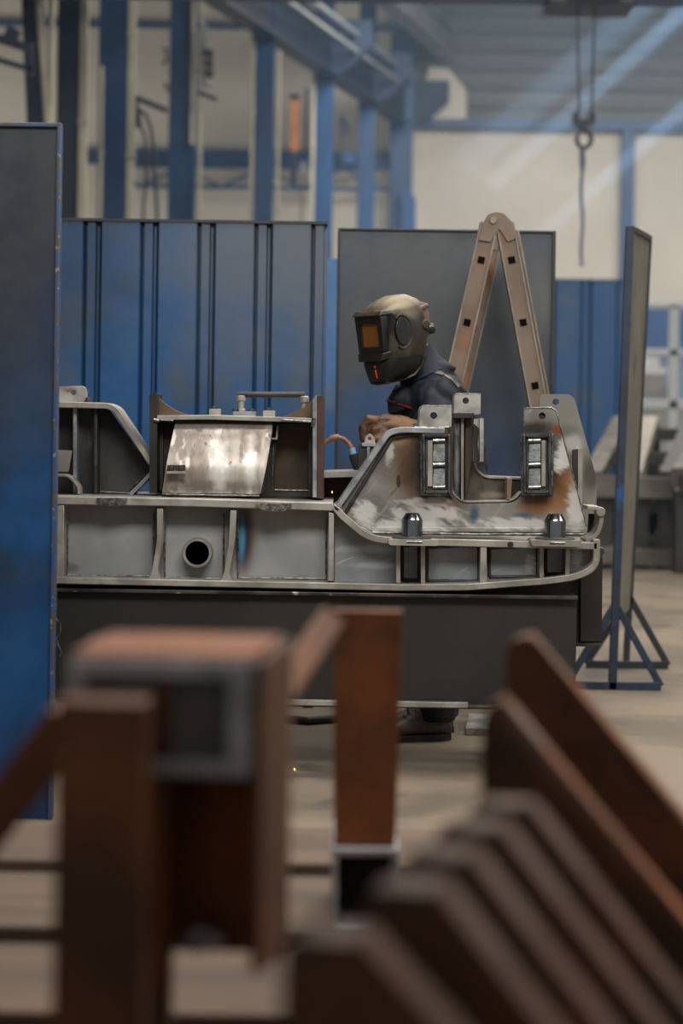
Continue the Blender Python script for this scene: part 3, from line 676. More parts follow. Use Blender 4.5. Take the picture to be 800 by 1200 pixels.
m = M(); vs = [p for r in fr for p in r] + [p + Vector((0,.007,.001)) for r in fr for p in r]; n = len(vs)//2; fs = []
for i in range(12):
    for k in range(10):
        a = i*11+k; fs += [(a,a+1,a+12,a+11), (n+a+11,n+a+12,n+a+1,n+a)]
for i in range(12): a = i*11; fs += [(a, a+11, n+a+11, n+a)]; a += 10; fs += [(a+11, a, n+a, n+a+11)]
for k in range(10): fs += [(k+1, k, n+k, n+k+1)]; a = 12*11+k; fs += [(a, a+1, n+a+1, n+a)]
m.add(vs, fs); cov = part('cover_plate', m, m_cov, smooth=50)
for u0, u1, yy in ((207,190,0),(320,305,0)):
    m = M(); L_ = []
    for t, v, y in prof: L_.append(at((u0+(u1-u0)*t), v, y+.004))
    m.loft([L_ + [at(u1, 579, YB), at(u0, 489, YB)], [p + Vector((.006,0,0)) for p in L_ + [at(u1, 579, YB), at(u0, 489, YB)]]])
    part('cover_cheek', m, m_dark)
bead([(190,579),(240,580),(304,581)], YB-.17, .006, step=5)
a = part('name_bracket', M().prism([filc([(196,545),(217,545),(217,553),(195,553)],1)], YB-.20, YB-.185), m_brown, bevel=.0015)
obj('bracket_lip', M().prism([[(196,552),(217,552),(217,555),(195,555)]], YB-.215, YB-.185), m_flange, a)
for u in (200.5, 212): obj('screw', M().lathe(at(u,549,YB-.20), [(0,-.012),(.006,-.012),(.008,-.006),(.008,.002)], 10, 'y'), m_dark, a)
# fittings on the box top
def block(u0, u1, v0, v1, y0, y1, mt=m_flange, nm='clamp_block'): return part(nm, M().prism([filc([(u0,v0),(u1,v0),(u1,v1),(u0,v1)],2)], y0, y1), mt, bevel=.004)
block(245,258,479,488,YB+.0,YB+.05); block(308,322,481,490,YB+.0,YB+.05); block(234,242,485,489,YB-.02,YB+.03,m_brown)
for u, v in ((251,478),(315,480)): part('bolt_head', M().lathe(at(u,v+.6,YB+.025), [(0,.008),(.009,.008),(.011,.004),(.011,0)], 6), m_dark)
block(273,299,482,488,YB+.04,YB+.14,m_edge,'handle_flange')
for u in (276,295): part('bolt_head', M().lathe(at(u,481.6,YB+.06), [(0,.008),(.009,.008),(.011,.004),(.011,0)], 6), m_dark)
h = part('lifting_handle', M().tube([at(278,462.5,YB+.09), at(357,462.5,YB+.09)], .0105, 14), m_dark)
obj('handle_post', M().lathe(at(282,484,YB+.09), [(.017,0),(.017,.012),(.012,.016),(.012,.04),(.018,.044),(.018,.058),(.012,.062)], 16), m_flange, h)
obj('handle_post', M().lathe(at(356,480,YB+.09), [(.012,0),(.012,.022),(.018,.026),(.018,.044),(.012,.048)], 16), m_flange, h)

# ---- left raised end (further back, mirrored)
YL = YW + .34
m_lw = mat('dark scratched web', S(74,73,71), S(52,51,50), rough=.42, metal=.3, scale=6, bump=.08, origin=OW, stretch=(1.4,1,.7), rust=(S(104,104,102), .6, .76, 10))
part('left_end_web', M().prism([fil([(40,472),(124,474),(175,545),(175,556),(155,579),(40,579)],[0,8,4,4,0,0])], YL, YL+.012), m_lw)
part('left_end_flange', M().band(fil([(40,473.5),(126,475.5),(135,480),(177,543)],[0,6,4,0],6), 7, YL-.12, YL+.06), m_flange, bevel=.003)
part('left_end_flange', M().band(fil([(178,553),(170,562),(152,580)],[0,4,0]), 5, YL-.09, YL+.06), m_edge, bevel=.002)
for u, w in ((87.5,4.2),(112,4)):
    part('stiffener', M().prism([[(u-w/2,478),(u+w/2,478),(u+w/2,579),(u-w/2,579)]], YL-.085, YL), m_edge if u < 100 else m_dark, bevel=.002)
part('lug', M().prism([filc([(60,474),(60,453),(98,452),(102,457),(102,470),(92,473)],[0,0,4,3,2,2]), circ(86,460,3.2,14)], YL-.02, YL-.006), m_lug, bevel=.0012)
part('lug_bolt', M().lathe(at(103,473,YL-.03), [(0,.022),(.007,.022),(.009,.016),(.009,.008),(.014,.008),(.014,0)], 8), m_rustpl)
bead([(66,473),(98,474)], YL-.02, .005); bead([(116,576),(152,578)], YL-.004, .004); bead([(152,574),(176,550)], YL-.004, .004)
# small bent bracket at far left
part('bent_bracket', M().prism([filc([(56,527),(84,528),(80,553),(56,552)],1.5)], YL-.16, YL-.145), m_flange, bevel=.0015)
part('bent_bracket', M().band(fil([(54,557),(80,557),(92,571),(92,579)],[0,6,5,0]), 3, YL-.17, YL-.09), m_flange, bevel=.0015)
# rear rail behind the gap at the middle
YQ = YW + .56
part('rear_rail', M().prism([[(378,553),(436,551),(436,558),(378,560)]], YQ-.22, YQ+.1), m_flange, bevel=.002)
part('rear_rail_web', M().prism([[(378,560),(470,558),(470,598),(378,598)]], YQ, YQ+.01), m_brown)
# clamp block with eyelet on the rear rail (beside the torch)
YK = YQ - .16
part('rear_clamp', M().prism([filc([(420,521),(440,521),(440,553),(420,553)],1.5)], YK-.04, YK+.05), m_dark, bevel=.003)
part('rear_clamp_cap', M().prism([filc([(424,519),(440,518),(440,523),(424,523)],1.5)], YK-.05, YK+.05), m_lug, bevel=.003)
part('eyelet', M().prism([fil([(427,520),(427,513),(433,507),(439,513),(439,520),(427,520)],[0,5,6,5,0,0])[:-1], circ(433,514,2.2,12)], YK-.045, YK-.033), m_flange, bevel=.001)
part('clamp_rib', M().prism([[(430,524),(433,524),(433,551),(430,551)]], YK-.055, YK-.04), m_edge, bevel=.001)

# ================================================================== TRESTLE BEAMS
m_beam = mat('dark primed beam', S(45,43,40), S(37,35,33), rough=.5, metal=.25, scale=2.5, bump=.08, bscale=50, rust=(S(66,60,54), .6, .75, 4))
m_bfl = mat('worn dark flange', S(84,80,74), S(50,48,46), rough=.42, metal=.6, scale=9, bump=.15, rust=(S(168,164,156), .6, .72, 26))
def ibeam(x0u, x1u, vt, vb, Y0, dep, t, wt, name, label, slope=0.0):
    a, b = at(x0u, vt, Y0), at(x1u, vt + slope, Y0); cz = at(x0u, vb, Y0)
    o = thing(name, ((a.x+b.x)/2, Y0+dep/2, 0), label, 'beam', 'trestle beams')
    H = a.z - cz.z
    d = Vector((0, dep/2, 0))
    obj('top_flange', M().bar(a + d - Vector((0,0,t/2)), b + d - Vector((0,0,t/2)), dep, t), m_bfl, o, bevel=.003)
    obj('bottom_flange', M().bar(a + d - Vector((0,0,H-t/2)), b + d - Vector((0,0,H-t/2)), dep, t), m_bfl, o, bevel=.003)
    zc = (t + (H-t))/2
    obj('beam_web', M().bar(a + d*wt - Vector((0,0,H/2)), b + d*wt - Vector((0,0,H/2)), .012, H - 2*t), m_beam, o)
    return o, a, b, H
fb, fa, fbb, fh = ibeam(30, 677, 688.5, 823, YW+.01, .16, .013, .5, 'steel_beam', 'dark deep steel beam carrying the machine frame, front of the two', slope=10)
rb, ra, rbb, rh = ibeam(30, 706, 640, 749, YW+.345, .14, .013, .4, 'steel_beam', 'dark steel beam behind, showing its end past the front beam', slope=9)
obj('end_plate', M().prism([[(680,650),(706,653),(705,752),(680,752)]], YW+.34, YW+.352), m_beam, rb, bevel=.002)
# stands under the beams, at both ends
def stand(uc, label):
    zf = at(uc, 829, YW+.01).z; x = at(uc, 829, YW+.1).x
    o = thing('beam_stand', (x, YW+.25, 0), label, 'stand', 'low stands under the beams')
    zr = at(uc, 753, YW+.345).z
    obj('foot_plate', M().box(x-.12, x+.12, YW-.0, YW+.52, 0, .02), m_beam, o)
    obj('column_block', M().box(x-.07, x+.07, YW+.03, YW+.16, .02, zf-.028), m_beam, o)
    obj('column_block', M().box(x-.07, x+.07, YW+.36, YW+.47, .02, zr-.026), m_beam, o)
stand(210, 'low dark steel stand under the left end of the beams'); stand(628, 'low dark steel stand under the right end of the beams')
# spatter marks and chain of drips on the front web
m_pale_spat = mat('pale spatter', S(118,114,108), S(86,82,76), rough=.6, scale=40)
m = M()
for i in range(46):
    u, v = random.uniform(90, 670), random.uniform(702, 812); r = random.choice((.0012,.0016,.002,.003))
    c = at(u, v, YW+.084); m.lathe(c, [(0,-r*.8),(r*.8,-r*.5),(r,0)], 6, 'y')
for (u, v) in ((160,738),(166,736),(258,732),(262,738),(256,742),(470,742),(455,765),(510,730),(586,716)):
    m.prism([[(u + (3+3*random.random())*math.cos(t)*.7, v + (3+3*random.random())*math.sin(t)) for t in [k*PI/4 for k in range(8)]]], YW+.0815, YW+.085)
obj('weld_spatter', m, m_pale_spat, fb, kind='stuff')
# flat strip lying on the beam's bottom flange
p = at(326, 822.5, YW+.02); q = at(548, 826, YW+.02)
m = M().bar(p, q, .03, .018); obj('flat_bar', m, m_flange, label='thin grey flat bar lying along the bottom flange of the front beam', cat='bar', bevel=.002)
# wire loop hanging at left end of the beam
obj('wire_loop', M().tube([at(u,v,YW-.01) for u,v in ((66,690),(66,726),(70,730),(71,738),(68,746),(66,748),(68,756),(72,764),(70,770))], .003, 6), m_weld, fb, label='thin bent wire')
# offcut plate on the floor behind
pa, pb = floor_at(546,855), floor_at(640,858)
pa_ = floor_at(546, 855, .025)
m = M(); m.prism3([[floor_at(545,853,.028), floor_at(655,855,.028), floor_at(655,838,.028), floor_at(549,836,.028)]], (0,0,-.028))
obj('offcut_plate', m, m_lug, bevel=.003, label='grey offcut plate lying on the floor right of the boot', cat='plate')
# dark hose on the floor
pts = [floor_at(u, v, .016) for u, v in ((250,852),(300,846),(330,842),(360,845),(395,842),(430,840),(460,846))]
obj('floor_hose', M().tube(pts, .016, 10), m_black, label='black hose lying on the floor under the beam', cat='hose')

# ================================================================== WELDING TORCH
YT = YW + .5
o = thing('welding_torch', at(415,540,YT), 'welding torch with copper brown cable and pale blue collar', 'torch')
m_cop = mat('copper brown hose', S(140,92,66), S(112,70,50), rough=.45, scale=20)
obj('cable', M().tube([at(u,v,YT) for u,v in ((340,560),(362,536),(376,522),(382,517.5),(389,513.5),(396,512.5),(402,514),(408,519),(412,525),(413,528))], .0085, 12), m_cop, o)
obj('cable_sleeve', M().tube([at(u,v,YT) for u,v in ((387,514.5),(392,512.8),(397,512.4))], .0115, 12), m_cop, o)
obj('collar', M().tube([at(412,525,YT), at(414,532,YT)], .012, 12), mat('pale blue plastic', S(120,160,196), rough=.4), o)
obj('torch_body', M().tube([at(u,v,YT) for u,v in ((414,532),(416,540),(419,552))], [.016,.017,.012], 12), m_black, o)
obj('torch_neck', M().tube([at(u,v,YT) for u,v in ((415,541),(424,533),(432,520),(437,508),(440,496))], [.012,.012,.011,.011,.011], 12), m_black, o)
obj('nozzle', M().tube([at(u,v,YT) for u,v in ((418,548),(417,556),(415,562))], [.011,.009,.008], 12), m_cop, o)
# hot sparks
m_spark = emis('spark', (1,.25,.04,1), 14)
for u, v, Y, lab in ((389,577,YQ-.09,'tiny orange spark glowing in the gap of the machine frame'),):
    obj('spark', M().lathe(at(u,v,Y), [(0,-.003),(.002,0),(0,.005)], 6), m_spark, label=lab, cat='spark', group='welding sparks')
for u, v, lab in ((363,846,'tiny orange spark on the dark floor stain near the beam'),(345,902,'tiny orange spark on the bare floor in front of the beam')):
    p = floor_at(u, v, .004); obj('spark', M().lathe(p, [(0,-.003),(.0028,0),(0,.006)], 6), m_spark, label=lab, cat='spark', group='welding sparks')

# ================================================================== WELDER
def fuse(m, voxel, it=4, disp=0.0, dscale=8.0):
    """voxel-join overlapping volumes into one smooth continuous surface (world coordinates)."""
    me = bpy.data.meshes.new('t'); me.from_pydata(m.v, [], m.f)
    bm = bmesh.new(); bm.from_mesh(me); bmesh.ops.recalc_face_normals(bm, faces=bm.faces); bm.to_mesh(me); bm.free()
    o = bpy.data.objects.new('t', me); COL.objects.link(o)
    r = o.modifiers.new('r', 'REMESH'); r.mode = 'VOXEL'; r.voxel_size = voxel
    s = o.modifiers.new('s', 'SMOOTH'); s.iterations = it; s.factor = .5
    dg = bpy.context.evaluated_depsgraph_get(); e = bpy.data.meshes.new_from_object(o.evaluated_get(dg))
    bpy.data.objects.remove(o); out = M(); out.v = [v.co.copy() for v in e.vertices]; out.f = [tuple(p.vertices) for p in e.polygons]
    if disp:
        for v, q in zip(e.vertices, range(len(out.v))):
            p = v.co; k = noise.noise(Vector((p.x*dscale, p.y*dscale, p.z*dscale*1.6))) + .5*noise.noise(p*dscale*2.3)
            k = abs(k)*2 - .5
            out.v[q] = p + v.normal*k*disp
    return out
def ell(m, c, r, n=16, rot=None):
    c = Vector(c); rings = []
    for i in range(1, n//2):
        a = PI*i/(n//2); rings.append([c + ((rot @ Vector((r[0]*math.sin(a)*math.cos(t*2*PI/n), r[1]*math.sin(a)*math.sin(t*2*PI/n), r[2]*math.cos(a)))) if rot else Vector((r[0]*math.sin(a)*math.cos(t*2*PI/n), r[1]*math.sin(a)*math.sin(t*2*PI/n), r[2]*math.cos(a)))) for t in range(n)])
    return m.loft(rings)
def trunk(m, secs, n=20):
    """elliptical sections: (u, v, Y, half x, half y)."""
    return m.loft([[at(u,v,Y) + Vector((a*math.cos(t*2*PI/n), b*math.sin(t*2*PI/n), .25*a*math.cos(t*2*PI/n) if i > 2 else 0)) for t in range(n)] for i, (u, v, Y, a, b) in enumerate(secs)])
YP = 7.86
Pf = floor_at(505, 862)
C_ = lambda u, v, Y=YP: at(u, v, Y)
# --- bare body, one surface
m = M()
trunk(m, [(528,585,YP,.10,.145),(531,555,YP,.10,.135),(527,520,YP,.105,.15),(516,482,YP,.105,.165),(504,450,YP,.085,.15),(498,434,YP,.05,.08)])
m.tube([C_(500,440),C_(490,418),C_(478,400)], [.062,.056,.056], 16)
ell(m, C_(466,388,7.78), (.10,.078,.115))
legs = []
for hy, ft in ((YP-.09, (512,842,7.775)), (YP+.09, (516,834,8.0))):
    m.tube([at(528,580,hy), at(518,700,hy-.0), at(*ft)], [.085,.058,.042], 16)
m.tube([at(512,456,YP-.17), at(505,520,YP-.24), at(462,505,YP-.27), at(444,503,YP-.27)], [.055,.043,.033,.03], 14)
m.tube([at(497,456,YP+.17), at(478,525,YP+.16), at(446,530,YP+.0)], [.055,.043,.033], 14)
P = obj('person', fuse(m, .016, 3), mat('skin', S(190,128,104), S(176,112,90), rough=.5, scale=20), loc=Pf,
        label='welder in a dark helmet, navy jacket and brown gloves bending over the frame', cat='person', smooth=60)
# --- trousers
m_jk = mat('navy work cloth', S(20,26,40), S(15,19,29), rough=.75, scale=9, bump=.25, bscale=60)
m = M()
trunk(m, [(528,600,YP,.115,.165),(531,560,YP,.115,.155),(531,540,YP,.112,.15)])
for hy, ft in ((YP-.09, (512,838,7.78)), (YP+.09, (516,832,8.0))):
    m.tube([at(528,585,hy), at(518,700,hy), at(ft[0],ft[1]-20,ft[2]), at(ft[0],ft[1]+7,ft[2])], [.105,.082,.072,.07], 18)
obj('trousers', fuse(m, .014, 3, .006, 7), m_jk, P, smooth=60)
# --- jacket
m = M()
trunk(m, [(530,578,YP,.125,.17),(531,548,YP,.122,.165),(526,515,YP,.128,.185),(514,480,YP,.126,.20),(505,455,YP,.112,.185),(501,440,YP,.085,.14),(498,430,YP,.07,.095)])
m.tube([at(517,455,YP-.15), at(514,475,YP-.19), at(509,500,YP-.225), at(506,520,YP-.235), at(490,515,YP-.25), at(474,507,YP-.262)], [.085,.08,.07,.066,.06,.055], 18)
m.tube([at(497,455,YP+.15), at(482,490,YP+.20), at(478,520,YP+.17), at(458,527,YP+.06)], [.085,.078,.066,.055], 18)
m.tube([at(478,484,YP-.06), at(474,470,YP-.05), at(480,455,YP-.05)], [.07,.075,.06], 16)
m.tube([at(500,436,YP-.02), at(499,428,YP-.02)], [.11,.085], 18)
jm = fuse(m, .010, 5, .017, 8.0)
JK = obj('jacket', jm, m_jk, P, smooth=60)
from mathutils.bvhtree import BVHTree
bvh = BVHTree.FromPolygons([tuple(v) for v in jm.v], jm.f)
def onto(u, v, lift=.004):
    d = (at(u, v, 5.0) - Vector((0, 0, CH))).normalized(); h = bvh.ray_cast(Vector((0,0,CH)), d)
    return (h[0] + h[1]*lift) if h[0] is not None else at(u, v, YP-.15)
def ribbon(pts, w, th, lift=.002):
    pts = [onto(u, v, lift) for u, v in pts]; m = M(); rings = []
    for i, p in enumerate(pts):
        d = (pts[min(i+1,len(pts)-1)] - pts[max(i-1,0)]).normalized(); nn = bvh.find_nearest(p)[1]; s_ = d.cross(nn).normalized()
        rings.append([p - s_*w/2 - nn*.004, p + s_*w/2 - nn*.004, p + s_*w/2 + nn*th, p - s_*w/2 + nn*th])
    return m.loft(rings)
def lin(pts, n=10):
    out = []
    for a, b in zip(pts, pts[1:]): out += [(a[0]+(b[0]-a[0])*t/n, a[1]+(b[1]-a[1])*t/n) for t in range(n)]
    return out + [pts[-1]]
obj('shoulder_stripe', ribbon(lin([(503,435),(516,437),(528,444),(537,453)], 5), .012, .002), mat('grey reflective tape', S(112,108,100), S(88,84,78), rough=.5, scale=30), JK, label='pale grey shoulder stripe')
m_red = mat('red piping', S(126,36,42), rough=.6)
obj('piping', ribbon(lin([(453,469),(463,471)], 4), .0038, .002), m_red, JK, label='red piping')
obj('piping', ribbon(lin([(466,473),(476,476),(483,478.5)], 4), .0038, .002), m_red, JK, label='red piping')
# collar, standing around the neck
m = M(); rings = []
for i, (u, v, a, b, th) in enumerate(((498,441,.092,.125,0),(491,427,.072,.096,0),(486,412,.062,.086,0),(486,412,.052,.075,0),(492,427,.060,.084,0))):
    c = C_(u, v, YP-.02); rings.append([c + Vector((a*math.cos(t*2*PI/28), b*math.sin(t*2*PI/28),   .5*a*math.cos(t*2*PI/28))) for t in range(28)])
m.loft(rings, cap=False); obj('collar', m, m_jk, JK, smooth=60)
# --- gloves
m_gl = mat('worn brown leather', S(104,69,31), S(72,49,28), rough=.6, scale=10, bump=.3, bscale=70, rust=(S(58,43,33), .58, .72, 12), lo=.3, hi=.6)
m = M(); Yg = YP - .27
m.tube([at(484,510,Yg), at(470,505,Yg), at(456,502,Yg), at(446,501,Yg)], [.056,.055,.052,.05], 18)
ell(m, at(444,503,Yg), (.062,.058,.052))
for k in range(4):
    y = Yg - .040 + k*.026; L_ = (.9, 1.0, 1.0, .86)[k]
    m.tube([at(443,494,y), at(432,491.5,y), at(427-1.5*L_,500,y), at(426,502+12*L_,y), at(432,505+16*L_,y)], [.018,.0185,.017,.0155,.012], 12)
m.tube([at(454,508,Yg-.05), at(444,515,Yg-.06), at(434,518,Yg-.054), at(428,517,Yg-.04)], [.02,.019,.017,.013], 10)
gl = obj('glove', fuse(m, .0045, 3, .0025, 22), m_gl, P, smooth=60)
sm = M().tube([at(462,492,Yg-.03), at(452,491,Yg-.046), at(443,492,Yg-.05), at(435,500,Yg-.055)], .0022, 6); obj('seam', sm, m_dark, gl)
m = M(); Yh = YP + .02
m.tube([at(462,528,Yh+.04), at(452,530,Yh), at(446,531,Yh-.02)], [.052,.048,.043], 16)
ell(m, at(444,532,Yh-.03), (.05,.045,.038))
for k in range(4):
    y = Yh - .075 + k*.026
    m.tube([at(442,528,y), at(431,527,y), at(428,534,y), at(433,540,y)], [.0135,.0135,.0125,.010], 10)
m.tube([at(450,538,Yh-.06), at(440,543,Yh-.075), at(433,541,Yh-.07)], [.016,.015,.011], 10)
obj('glove', fuse(m, .006, 3, .0025, 22), m_gl, P, smooth=60)
# --- safety shoes
m_boot = mat('scuffed dark leather', S(92,84,73), S(62,57,50), rough=.5, scale=14, bump=.2, bscale=60, rust=(S(96,88,78), .6, .72, 16))
def boot(heel, Y, yaw, L_=.29):
    hp = floor_at(*heel) if Y is None else Vector((at(heel[0], heel[1], Y).x, Y, 0))
    fx = Vector((-math.cos(yaw), -math.sin(yaw), 0)); sx = Vector((fx.y, -fx.x, 0))
    secs = [(.00,.10,.026),(.015,.135,.036),(.05,.15,.041),(.10,.145,.042),(.135,.115,.043),(.175,.085,.046),(.215,.068,.049),(.25,.06,.047),(.275,.048,.038),(.288,.036,.022)]
    n = 18; rings = []
    for s_, h, w in secs:
        r = []
        for t in range(n):
            a = t*2*PI/n; x = w*math.copysign(abs(math.cos(a))**.75, math.cos(a)); z = .022 + (h-.022)*(.5+.5*math.copysign(abs(math.sin(a))**.8, math.sin(a)))
            r.append(hp + fx*s_ + sx*x*(1 - .28*max(0,(z-.05)/.1)) + Vector((0,0,z)))
        rings.append(r)
    b = obj('shoe', M().loft(rings), m_boot, P, smooth=60)
    out = []
    for t in range(28):
        a = t*2*PI/28; s_ = .146 + .152*math.cos(a); w = .046*math.copysign(abs(math.sin(a))**.7, math.sin(a))*(.9 + .2*math.cos(a)*1.0)
        out.append(hp + fx*s_ + sx*w)
    so = M().prism3([out], (0,0,.024)); obj('sole', so, m_dark, b, bevel=.004)
    top = []
    for t in range(16):
        a = t*2*PI/16; top.append(hp + fx*(.055+.05*math.cos(a)) + sx*.038*math.sin(a) + Vector((0,0,.138)))
    obj('shoe_collar', M().tube(top + [top[0]], .010, 8), m_boot, b, smooth=60)
    lc = M()
    for s_, z in ((.115,.137),(.133,.122),(.152,.108),(.17,.096)):
        lc.tube([hp + fx*s_ + sx*-.026 + Vector((0,0,z-.012)), hp + fx*(s_+.004) + Vector((0,0,z)), hp + fx*s_ + sx*.026 + Vector((0,0,z-.012))], .003, 6)
    for s_ in (.02,-.02): lc.tube([hp + fx*.14 + Vector((0,0,.128)), hp + fx*.15 + sx*s_*1.8 + Vector((0,0,.115)), hp + fx*.152 + sx*s_*2.3 + Vector((0,0,.085))], .0028, 6)
    obj('laces', lc, mat('pale lace', S(120,112,100), rough=.8), b)
boot((527,867), None, math.radians(14)); boot((530,856), 8.0, math.radians(4))
# --- helmet
Hc = at(468, 394, 7.74); aa, tt = math.radians(34), math.radians(9)
hf = Vector((-math.cos(aa)*math.cos(tt), -math.sin(aa)*math.cos(tt), -math.sin(tt))); hl = Vector((0,0,1)).cross(hf).normalized(); hu = hf.cross(hl).normalized()
def HL(l, f, u): return Hc + hl*l + hf*f + hu*u
def hring(u, front, back, hw, e=.6, n=36, mid=0.0, peak=0.0):
    r = []
    for t in range(n):
        a = t*2*PI/n; c, s_ = math.cos(a), math.sin(a)
        ee = e if c > 0 else .85
        f = (front if c > 0 else back)*abs(c)**ee * (1 if c > 0 else 1); f = f if c > 0 else -abs(f)
        l = hw*math.copysign(abs(s_)**(.62 if c > 0 else .85), s_)*(1 - .16*max(0, c))
        r.append(HL(l, f + mid, u + peak*max(0, c)))
    return r
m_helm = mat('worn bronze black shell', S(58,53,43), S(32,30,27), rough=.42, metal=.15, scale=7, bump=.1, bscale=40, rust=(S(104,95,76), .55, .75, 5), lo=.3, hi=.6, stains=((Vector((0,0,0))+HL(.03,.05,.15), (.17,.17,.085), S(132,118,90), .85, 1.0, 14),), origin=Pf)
m_hblk = mat('matt black shell', S(30,29,28), S(20,20,20), rough=.38, scale=8)
HM = obj('helmet', M().loft([hring(-.070,.134,.055,.108,.42), hring(-.045,.128,.072,.114,.4), hring(0,.116,.082,.117,.4), hring(.05,.116,.082,.117,.4), hring(.082,.118,.076,.114,.4), hring(.092,.136,.074,.110,.42), hring(.104,.126,.07,.104,.5), hring(.124,.094,.06,.09,.62), hring(.140,.058,.045,.068,.7), hring(.150,.03,.03,.04,.8)]), m_helm, P, smooth=40)
obj('chin_guard', M().loft([hring(-.156,.102,.0,.060,.45,mid=.02), hring(-.149,.118,.010,.074,.42,mid=.015), hring(-.115,.136,.03,.094,.4), hring(-.085,.138,.045,.103,.4), hring(-.068,.131,.055,.106,.42)]), m_hblk, HM, smooth=40)
obj('chin_rim', M().tube([HL(l, f, u) for l, f, u in ((-.062,.05,-.15),(-.048,.114,-.155),(0,.126,-.158),(.048,.114,-.155),(.066,.05,-.15),(.080,.01,-.14),(.094,-.015,-.112),(.104,-.03,-.08))], .005, 8), m_helm, HM)
def hprism(pts, f0, f1, holes=()): 
    return M().prism3([[HL(l, f0, u) for l, u in pts]] + [[HL(l, f0, u) for l, u in h] for h in holes], hf*(f1-f0))
vf = obj('visor_frame', hprism(filc([(-.078,-.045),(.078,-.045),(.082,.088),(-.082,.088)],.008), .09, .132, [[(-.054,-.024),(.054,-.024),(.054,.06),(-.054,.06)]]), m_hblk, HM, bevel=.003)
m_lens = mat('amber welding lens', S(150,96,36), S(120,80,40), rough=.12, scale=5, spec=.8)
obj('lens', hprism([(-.056,-.026),(.056,-.026),(.056,.062),(-.056,.062)], .112, .123), m_lens, vf, label='amber lens')
obj('brow_ridge', M().loft([[HL(l, f, u) for l, f, u in ((-x,.08,.086),(-x*.93,.142,.088),(x*.93,.142,.088),(x,.08,.086))] for x, in ((.096,),)] + [[HL(l, f, u) for l, f, u in ((-.094,.08,.104),(-.082,.122,.106),(.082,.122,.106),(.094,.08,.104))]]), m_helm, HM, bevel=.004)
obj('lower_lip', M().loft([[HL(l, f, u) for l, f, u in ((-.10,.07,-.040),(-.08,.137,-.046),(.08,.137,-.046),(.10,.07,-.036))], [HL(l, f, u) for l, f, u in ((-.10,.07,-.066),(-.068,.146,-.076),(.068,.146,-.076),(.10,.07,-.062))]]), m_helm, HM, bevel=.004)
el = [(.066 + .034*math.cos(t*PI/10)*(1.0 if math.cos(t*PI/10) < 0 else .8), .022 + .05*math.sin(t*PI/10)) for t in range(20)]
sw = obj('side_window', M().prism3([[HL(.100, f, u) for f, u in el]], hl*.014), m_hblk, HM, bevel=.004)
obj('side_rim', M().tube([HL(.111, f, u) for f, u in [(.066 + (f-.066)*1.25, .022 + (u-.022)*1.2) for f, u in el[3:18]]], .0045, 8), m_helm, HM)
obj('arc_glint', M().bar(HL(.022,.139,-.090), HL(.022,.139,-.099), .0035, .006).bar(HL(.022,.139,-.106), HL(.022,.134,-.136), .0035, .006), mat('painted orange glint', S(190,80,30), rough=.4), HM, label='painted orange glint marks')  # reflection of the arc on the helmet, painted as small orange marks
obj('side_knob', M().tube([HL(.100,-.04,.035), HL(.116,-.04,.035)], .017, 20), m_helm, HM, bevel=.003)
m_cap = mat('rust brown headgear', S(120,86,68), S(78,64,54), rough=.6, scale=14)
cp = M(); ell(cp, HL(0,-.028,.040), (.096,.094,.106)); CAP = obj('head_cover', cp, m_cap, P, smooth=60, label='reddish brown head cover')
obj('headband', M().tube([HL(.10,-.04,.02), HL(.082,-.09,.015), HL(.05,-.115,.012), HL(0,-.122,.01), HL(-.05,-.115,.012), HL(-.082,-.09,.015)], .011, 8), m_hblk, CAP)
obj('headband', M().tube([HL(.095,-.02,.09), HL(.07,-.085,.10), HL(.0,-.115,.105), HL(-.07,-.085,.10)], .009, 8), m_cap, CAP)
obj('adjuster', M().tube([HL(.02,-.115,.012), HL(.02,-.135,.012)], .02, 14), m_hblk, CAP)

# ================================================================== FOREGROUND
ZP = .32
m_wood = mat('dusty brown timber', S(96,75,58), S(72,56,43), rough=.75, scale=3, stretch=(.35,3,3), bump=.2, bscale=40)
m_rust = mat('brown rusty plate', S(114,66,34), S(76,47,28), rough=.62, metal=.25, scale=6, bump=.25, bscale=40, rust=(S(58,46,44), .56, .7, 4), rough2=.5)
m_rusto = mat('orange rusty plate', S(150,85,39), S(108,61,31), rough=.65, metal=.2, scale=7, bump=.25, bscale=40, rust=(S(78,54,44), .58, .72, 5))
m_rustd = mat('dark rusty plate', S(98,58,32), S(62,40,26), rough=.65, metal=.3, scale=5, bump=.2, bscale=40, rust=(S(56,42,34), .55, .68, 4))
m_cut = mat('bare cut steel', S(172,174,178), S(138,138,142), rough=.4, metal=.3, scale=10)
pf = thing('timber_platform', (0, 3.0, 0), 'low platform of wide brown timber boards with dark gaps under the rusty parts', 'platform')
for y0, y1 in ((4.0,4.36),(3.47,3.89),(2.97,3.36),(2.46,2.86),(1.95,2.35),(1.45,1.85)):
    obj('deck_board', M().box(-1.3, 1.25, y0, y1, ZP-.05, ZP), m_wood, pf, bevel=.004)
for x in (-1.1, -.35, .35, 1.1):
    obj('bearer', M().box(x-.05, x+.05, 1.45, 4.36, ZP-.17, ZP-.05), m_wood, pf)
    for y in (1.55, 2.9, 4.25): obj('block', M().box(x-.05, x+.05, y-.07, y+.07, 0, ZP-.17), m_wood, pf)

